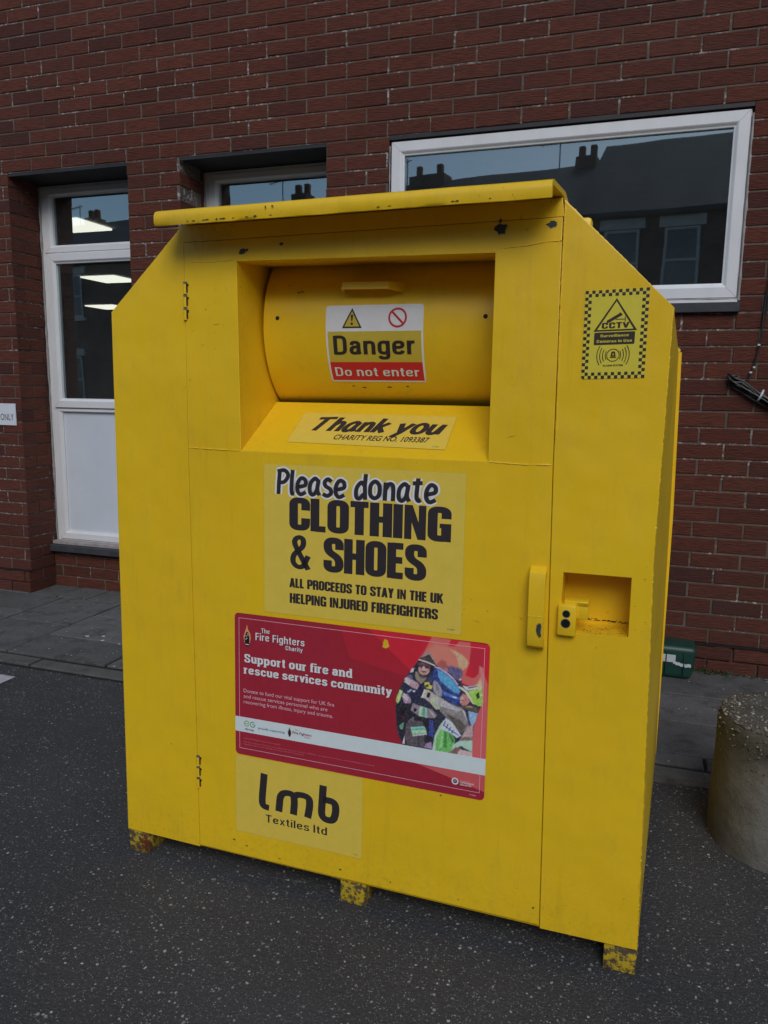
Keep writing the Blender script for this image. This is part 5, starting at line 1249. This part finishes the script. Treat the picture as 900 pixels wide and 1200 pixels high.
# keep art inside the sheet: rounded border laid over
a.rect(-.3440, -.1315, .3440, -.0895, alb(176, 196, 222))
lw = .0011
a.frame(-.3315, -.1790, .3320, .1855, lw, PK)
a.rect(-.3440, -.1310, -.3290, -.0900, alb(176, 196, 222)); a.rect(.3300, -.1310, .3440, -.0900, alb(176, 196, 222))
for dx, c in ((.0012, DS), (0, PW)):
    q = -.0008 if dx else 0
    a.glyphs('The', HEL, -.2642 + dx, .1515 + q, -.2395 + dx, .0125, c)
    a.glyphs('Fire Fighters', HEL, -.2825 + dx, .1302 + q, -.1385 + dx, .0200, c)
    a.glyphs('Charity', HEL, -.1935 + dx, .1140 + q, -.1440 + dx, .0118, c)
    a.glyphs('Support our fire and', SLB, -.3155 + dx, .0650 + q, -.0052 + dx, .0232, c, extra=.016)
    a.glyphs('rescue services community', SLB, -.3155 + dx, .0335 + q, .1015 + dx, .0222, c, extra=.016)
# slab serifs under the heavy headline
a.text('Donate to fund our vital support for UK fire', -.3176, -.0190, -.0535, .0100, PK, .0)
a.text('and rescue services personnel who are', -.3176, -.0345, -.0724, .0100, PK, .0)
a.text('recovering from illness, injury and trauma.', -.3176, -.0500, -.0566, .0100, PK, .0)
# small emblem of a standing fire fighter with a flame
def emblem(x, y, s, d):
    a.poly([(x + s * p[0], y + s * p[1]) for p in ((-.16, .0), (-.22, .35), (-.12, .62), (0, 1.0), (.06, .72), (.18, .55), (.22, .25), (.15, 0))], alb(206, 128, 84) if d else alb(90, 70, 60))
    a.poly([(x + s * p[0], y + s * p[1]) for p in ((-.10, -.18), (-.16, .18), (-.12, .42), (-.04, .60), (.05, .60), (.12, .40), (.14, .12), (.08, -.18))], alb(26, 20, 24))
    if d:
        for p in ((-.06, .38), (.05, .42), (-.02, .26), (.03, .50), (-.07, .20)): a.ring(x + s * p[0], y + s * p[1], 0, s * .028, PW, n=8)
        a.rect(x - s * .1, y - s * .10, x + s * .1, y - s * .06, PW)
emblem(-.3060, .1190, .050, True); emblem(-.1805, -.1170, .023, False)
G1, G2 = alb(96, 140, 64), alb(70, 110, 60); NV = alb(60, 78, 112)
a.ring(-.3085, -.1055, .0062, .0080, G1, 20, 330, 24); a.rect(-.3145, -.1062, -.3010, -.1048, G1)
a.ring(-.2905, -.1060, .0062, .0080, G2, 40, 350, 24); a.rect(-.2915, -.1067, -.2825, -.1053, G2)
a.text('Group', -.3130, -.1240, -.2870, .0050, NV, .02)
a.text('proudly supporting', -.2735, -.1150, -.1950, .0055, NV, .0)
a.text('The', -.1640, -.1010, -.1560, .0035, alb(110, 60, 80)); a.text('Fire Fighters', -.1715, -.1105, -.1170, .0068, alb(120, 50, 70), .01); a.text('Charity', -.1375, -.1165, -.1200, .0038, alb(150, 60, 80))
a.text('www.firefighterscharity.org.uk', -.3185, -.1500, -.2080, .0042, alb(190, 90, 96))
a.text('The Fire Fighters Charity is a registered charity, number 1093387, in England and Wales and SC040096 in Scotland', -.3185, -.1600, .0600, .0030, alb(176, 96, 104))
a.text('Registered company number 4439468, VAT number 946 2398 49, Basingstoke', -.3185, -.1665, -.1380, .0030, alb(176, 96, 104))
a.ring(.2707, -.1588, .0055, .0088, PW); a.ring(.2707, -.1588, 0, .0045, alb(60, 50, 80)); a.text('FR', .2675, -.1605, .2740, .0035, PW)
a.text('Registered with', .2835, -.1560, .3060, .0030, PK); a.text('FUNDRAISING', .2835, -.1610, .3180, .0038, PW, .02); a.text('REGULATOR', .2835, -.1665, .3120, .0038, PW, .02)
a.text('P16804', .3080, -.1880, .3240, .0032, PK)
a.items = [([PO(*q) for q in v], f, c, l) for v, f, c, l in a.items]
mbp = a.mb(lambda u, v, l: F(u, v, -.0036 + l))
(vs, fs, cs), lay = PHOTO
def keep(f):      # rounded sheet corners
    for k in f:
        x, y = vs[k]
        if x > .332 and y > .1865 and (x - .332) ** 2 + (y - .1865) ** 2 > .0118 ** 2: return False
    return True
mbp.mesh([F(2.911 + q[0], .5660 + q[1], -.0036 - .0003 - lay * Art.EPS) for q in vs], [f for f in fs if keep(f)], 'print', None)
nq = sum(1 for f in fs if keep(f)); base_v = len(mbp.v) - len(vs)
mbp.c[-nq:] = [('v', base_v)] * nq
mbp.vcol = cs
mbp.build('charity_poster', bin_, O)

# ================================================================== CAMERA, LIGHT
f_px, cx, cy, cz, yw, pt, rl = 893.631405, 3.55875391, -3.90671597, 1.34995578, -.321172464, -.157233242, .0133937778
fwd = Vector((math.sin(yw) * math.cos(pt), math.cos(yw) * math.cos(pt), math.sin(pt)))
rt = Vector((math.cos(yw), -math.sin(yw), 0)); up = rt.cross(fwd)
r2 = rt * math.cos(rl) + up * math.sin(rl); u2 = -rt * math.sin(rl) + up * math.cos(rl)
cam = bpy.data.cameras.new('camera'); co = bpy.data.objects.new('camera', cam); COL.objects.link(co)
co.matrix_world = Matrix(((r2.x, u2.x, -fwd.x, cx), (r2.y, u2.y, -fwd.y, cy), (r2.z, u2.z, -fwd.z, cz), (0, 0, 0, 1)))
cam.sensor_fit = 'VERTICAL'; cam.sensor_height = 36; cam.lens = f_px * 36 / 1200; cam.clip_end = 500; cam.clip_start = .05
SC.camera = co
SUN_EL, SUN_AZ = R(40), R(20)     # azimuth measured from -Y (behind the camera) towards +X
d = Vector((math.sin(SUN_AZ) * math.cos(SUN_EL), -math.cos(SUN_AZ) * math.cos(SUN_EL), math.sin(SUN_EL)))
sl = bpy.data.lights.new('sun', 'SUN'); sl.energy = 1.0; sl.angle = R(30); sl.color = (1, .99, .975)
so = bpy.data.objects.new('sun', sl); COL.objects.link(so); so.rotation_euler = d.to_track_quat('Z', 'Y').to_euler(); so.location = (0, 0, 12)
w = bpy.data.worlds.new('World'); SC.world = w; w.use_nodes = True
nt = w.node_tree; bg = nt.nodes['Background']
sky = nt.nodes.new('ShaderNodeTexSky'); sky.sky_type = 'NISHITA'; sky.sun_disc = False
sky.sun_elevation = SUN_EL; sky.sun_rotation = math.atan2(d.x, d.y)
sky.air_density = 1.0; sky.dust_density = 1.1; sky.ozone_density = 1.6
nt.links.new(sky.outputs[0], bg.inputs[0]); bg.inputs[1].default_value = .092
SC.render.engine = 'CYCLES'
SC.view_settings.view_transform = 'Standard'; SC.view_settings.look = 'None'; SC.view_settings.gamma = 1; SC.view_settings.exposure = .27
SC.cycles.max_bounces = 8; SC.cycles.transparent_max_bounces = 12
SC.render.resolution_x = 768; SC.render.resolution_y = 1024
